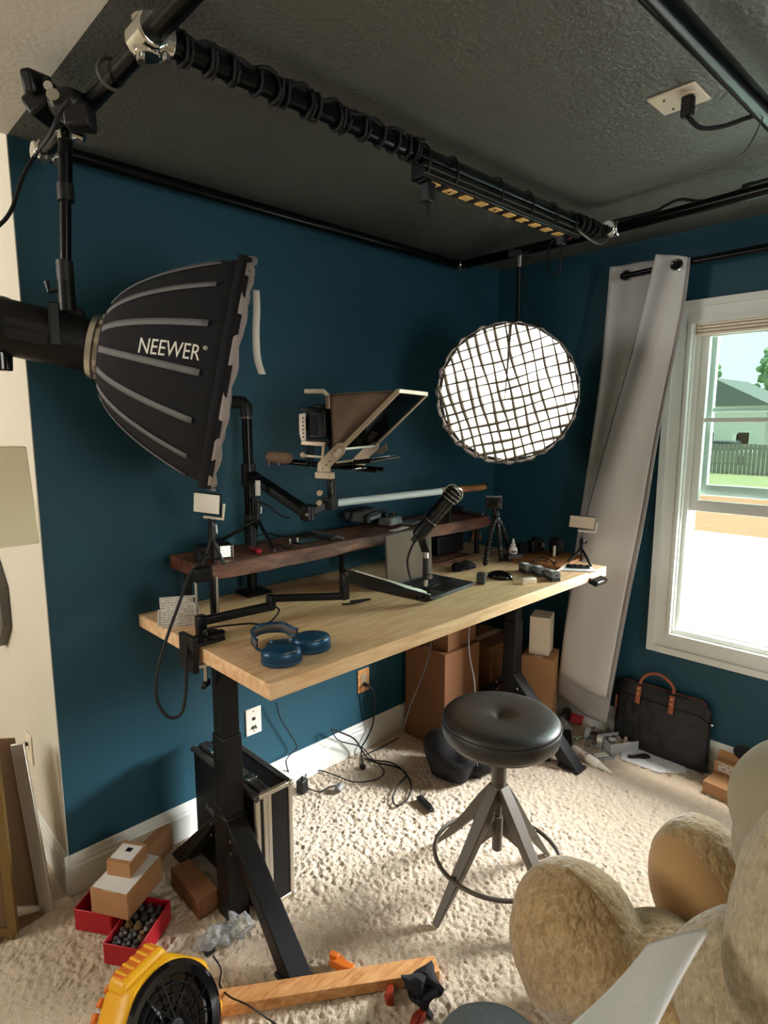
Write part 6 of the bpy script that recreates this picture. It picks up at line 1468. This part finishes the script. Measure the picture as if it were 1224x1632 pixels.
# ---------------------------------------------------------------- foam sheet on the bear's lap
q = [V((-1.904, -1.705, 0.629)), V((-1.855, -1.779, 0.693)), V((-2.199, -1.802, 0.705)), V((-2.270, -1.690, 0.665))]
nfs = (q[1]-q[0]).cross(q[3]-q[0]).normalized()
def sheet(u, v):
    p = q[0].lerp(q[1], u).lerp(q[3].lerp(q[2], u), v)
    return p + nfs*(.006*sin(u*5+1)*sin(v*4) + .010*u*u*(1-v))
G().grid(sheet, 14, 20).build('foam_sheet', 'foam', solid=.009, label='white packing foam sheet propped across the plush bear', cat='foam sheet')
# ---------------------------------------------------------------- grey knitted cushion
g = G(); blob(g, V((-2.03, -1.45, .165)), (.150, .15, .175), sd=20, amp=.006)
for p in g.v: p.z = max(p.z, .004)
g.build('knitted_cushion', 'knit', label='round grey knitted cushion at the bottom edge left of the bear', cat='cushion')
# ================================================================ LEFT EDGE
t = thing('wall_sconce', (-2.59, .13, 1.20), 'square cream fabric lampshade beside the cream wall at the left edge', 'lamp')
g = G(); c = V((-2.600, -0.079, 1.409)); 
G().box(c, (.22, .13, .285), None, taper=.90).build('shade', 'shade', t, bevel=.004)
G().box((-2.715, c.y+.0, c.z), (.0, .05, .08)) if False else G().box((-2.60, c.y+.09, c.z-.05), (.05, .06, .08)).build('wall_bracket', 'cream_plastic', t, bevel=.004)
oc = thing('octagonal_frame', (-2.46, .62, .95), 'dark octagonal framed mirror hanging on the cream wall at the left edge', 'mirror')
g = G()
cy_, cz_ = .66, .93; ro, ri = .20, .17
o_ = [V((-2.452, cy_+ro*cos(pi/8+k*pi/4), cz_+ro*sin(pi/8+k*pi/4))) for k in range(8)]; i_ = [V((-2.452, cy_+ri*cos(pi/8+k*pi/4), cz_+ri*sin(pi/8+k*pi/4))) for k in range(8)]
for k in range(8): g.prism([o_[k], o_[(k+1) % 8], i_[(k+1) % 8], i_[k]], (-.03, 0, 0))
g.build('frame', 'grey_metal', oc); G().prism(i_, (-.01, 0, 0)).build('mirror', 'mirror_glass', oc)
t = thing('outlet', (-2.446, 0.420, 0.374), 'white outlet with a dark plug low on the cream wall', 'outlet')
c = V((-2.452, 0.376, 0.389)); G().box(c, (.006, .075, .118)).build('plate', 'cream_plastic', t, bevel=.003); G().box(c+V((-.02, .0, .02)), (.03, .02, .012)).build('plug', 'rubber', t, bevel=.003)
# leaning frames and panels in the dark corner
def lean_bar(name, u0, u1, w_, d_, m, t): pass
t = thing('leaning_frame', (-2.53, -.03, 0), 'silver edged panel leaning in the dark corner beside the cream wall', 'frame')
b0, b1_ = V((-2.534, -0.033, 0.003)), V((-2.554, 0.069, 0.571))
G().bar(b0, b1_, .012, .045, FH).build('silver_edge', 'alu_trim', t, bevel=.002)
lf = -RH*.30-FH*.02
G().prism([b0+FH*.03-RH*.03, b1_+FH*.03-RH*.03, b1_+lf+FH*.03, b0+lf+FH*.03], FH*.008).build('panel', 'mud_brown', t, smooth=False)
t = thing('gold_frame', (-2.62, -.10, 0), 'dull gold picture frame standing at the left edge of the view', 'frame')
b0, b1_ = V((-2.645, -0.078, 0.020)), V((-2.636, -0.005, 0.643))
G().bar(b0, b1_, .014, .030, FH).build('frame_bar', 'gold', t, bevel=.002); G().bar(b0, b0-RH*.25, .014, .030, FH).build('frame_bar', 'gold', t, bevel=.002)
G().prism([b0+FH*.012, b1_+FH*.012, b1_-RH*.25+FH*.012, b0-RH*.25+FH*.012], FH*.004).build('backing', 'mud_brown', t, smooth=False)
g = G().prism([(-2.548, -0.040, 0.002), (-2.682, -0.063, 0.002), (-2.95, -.12, .002), (-2.85, .08, .002)], UP*.018); g.build('brown_board', 'mud_brown', label='flat brown board on the floor under the leaning frames', cat='board')
t = thing('cardboard_tube', (-2.530, 0.171, 0.000), 'short brown paper roll standing against the cream wall behind the frames', 'paper roll')
c = V((-2.55, .13, 0)); G().cyl(c, c+UP*.24, .055, .045, 20).build('roll', 'kraft', t, bevel=.006)
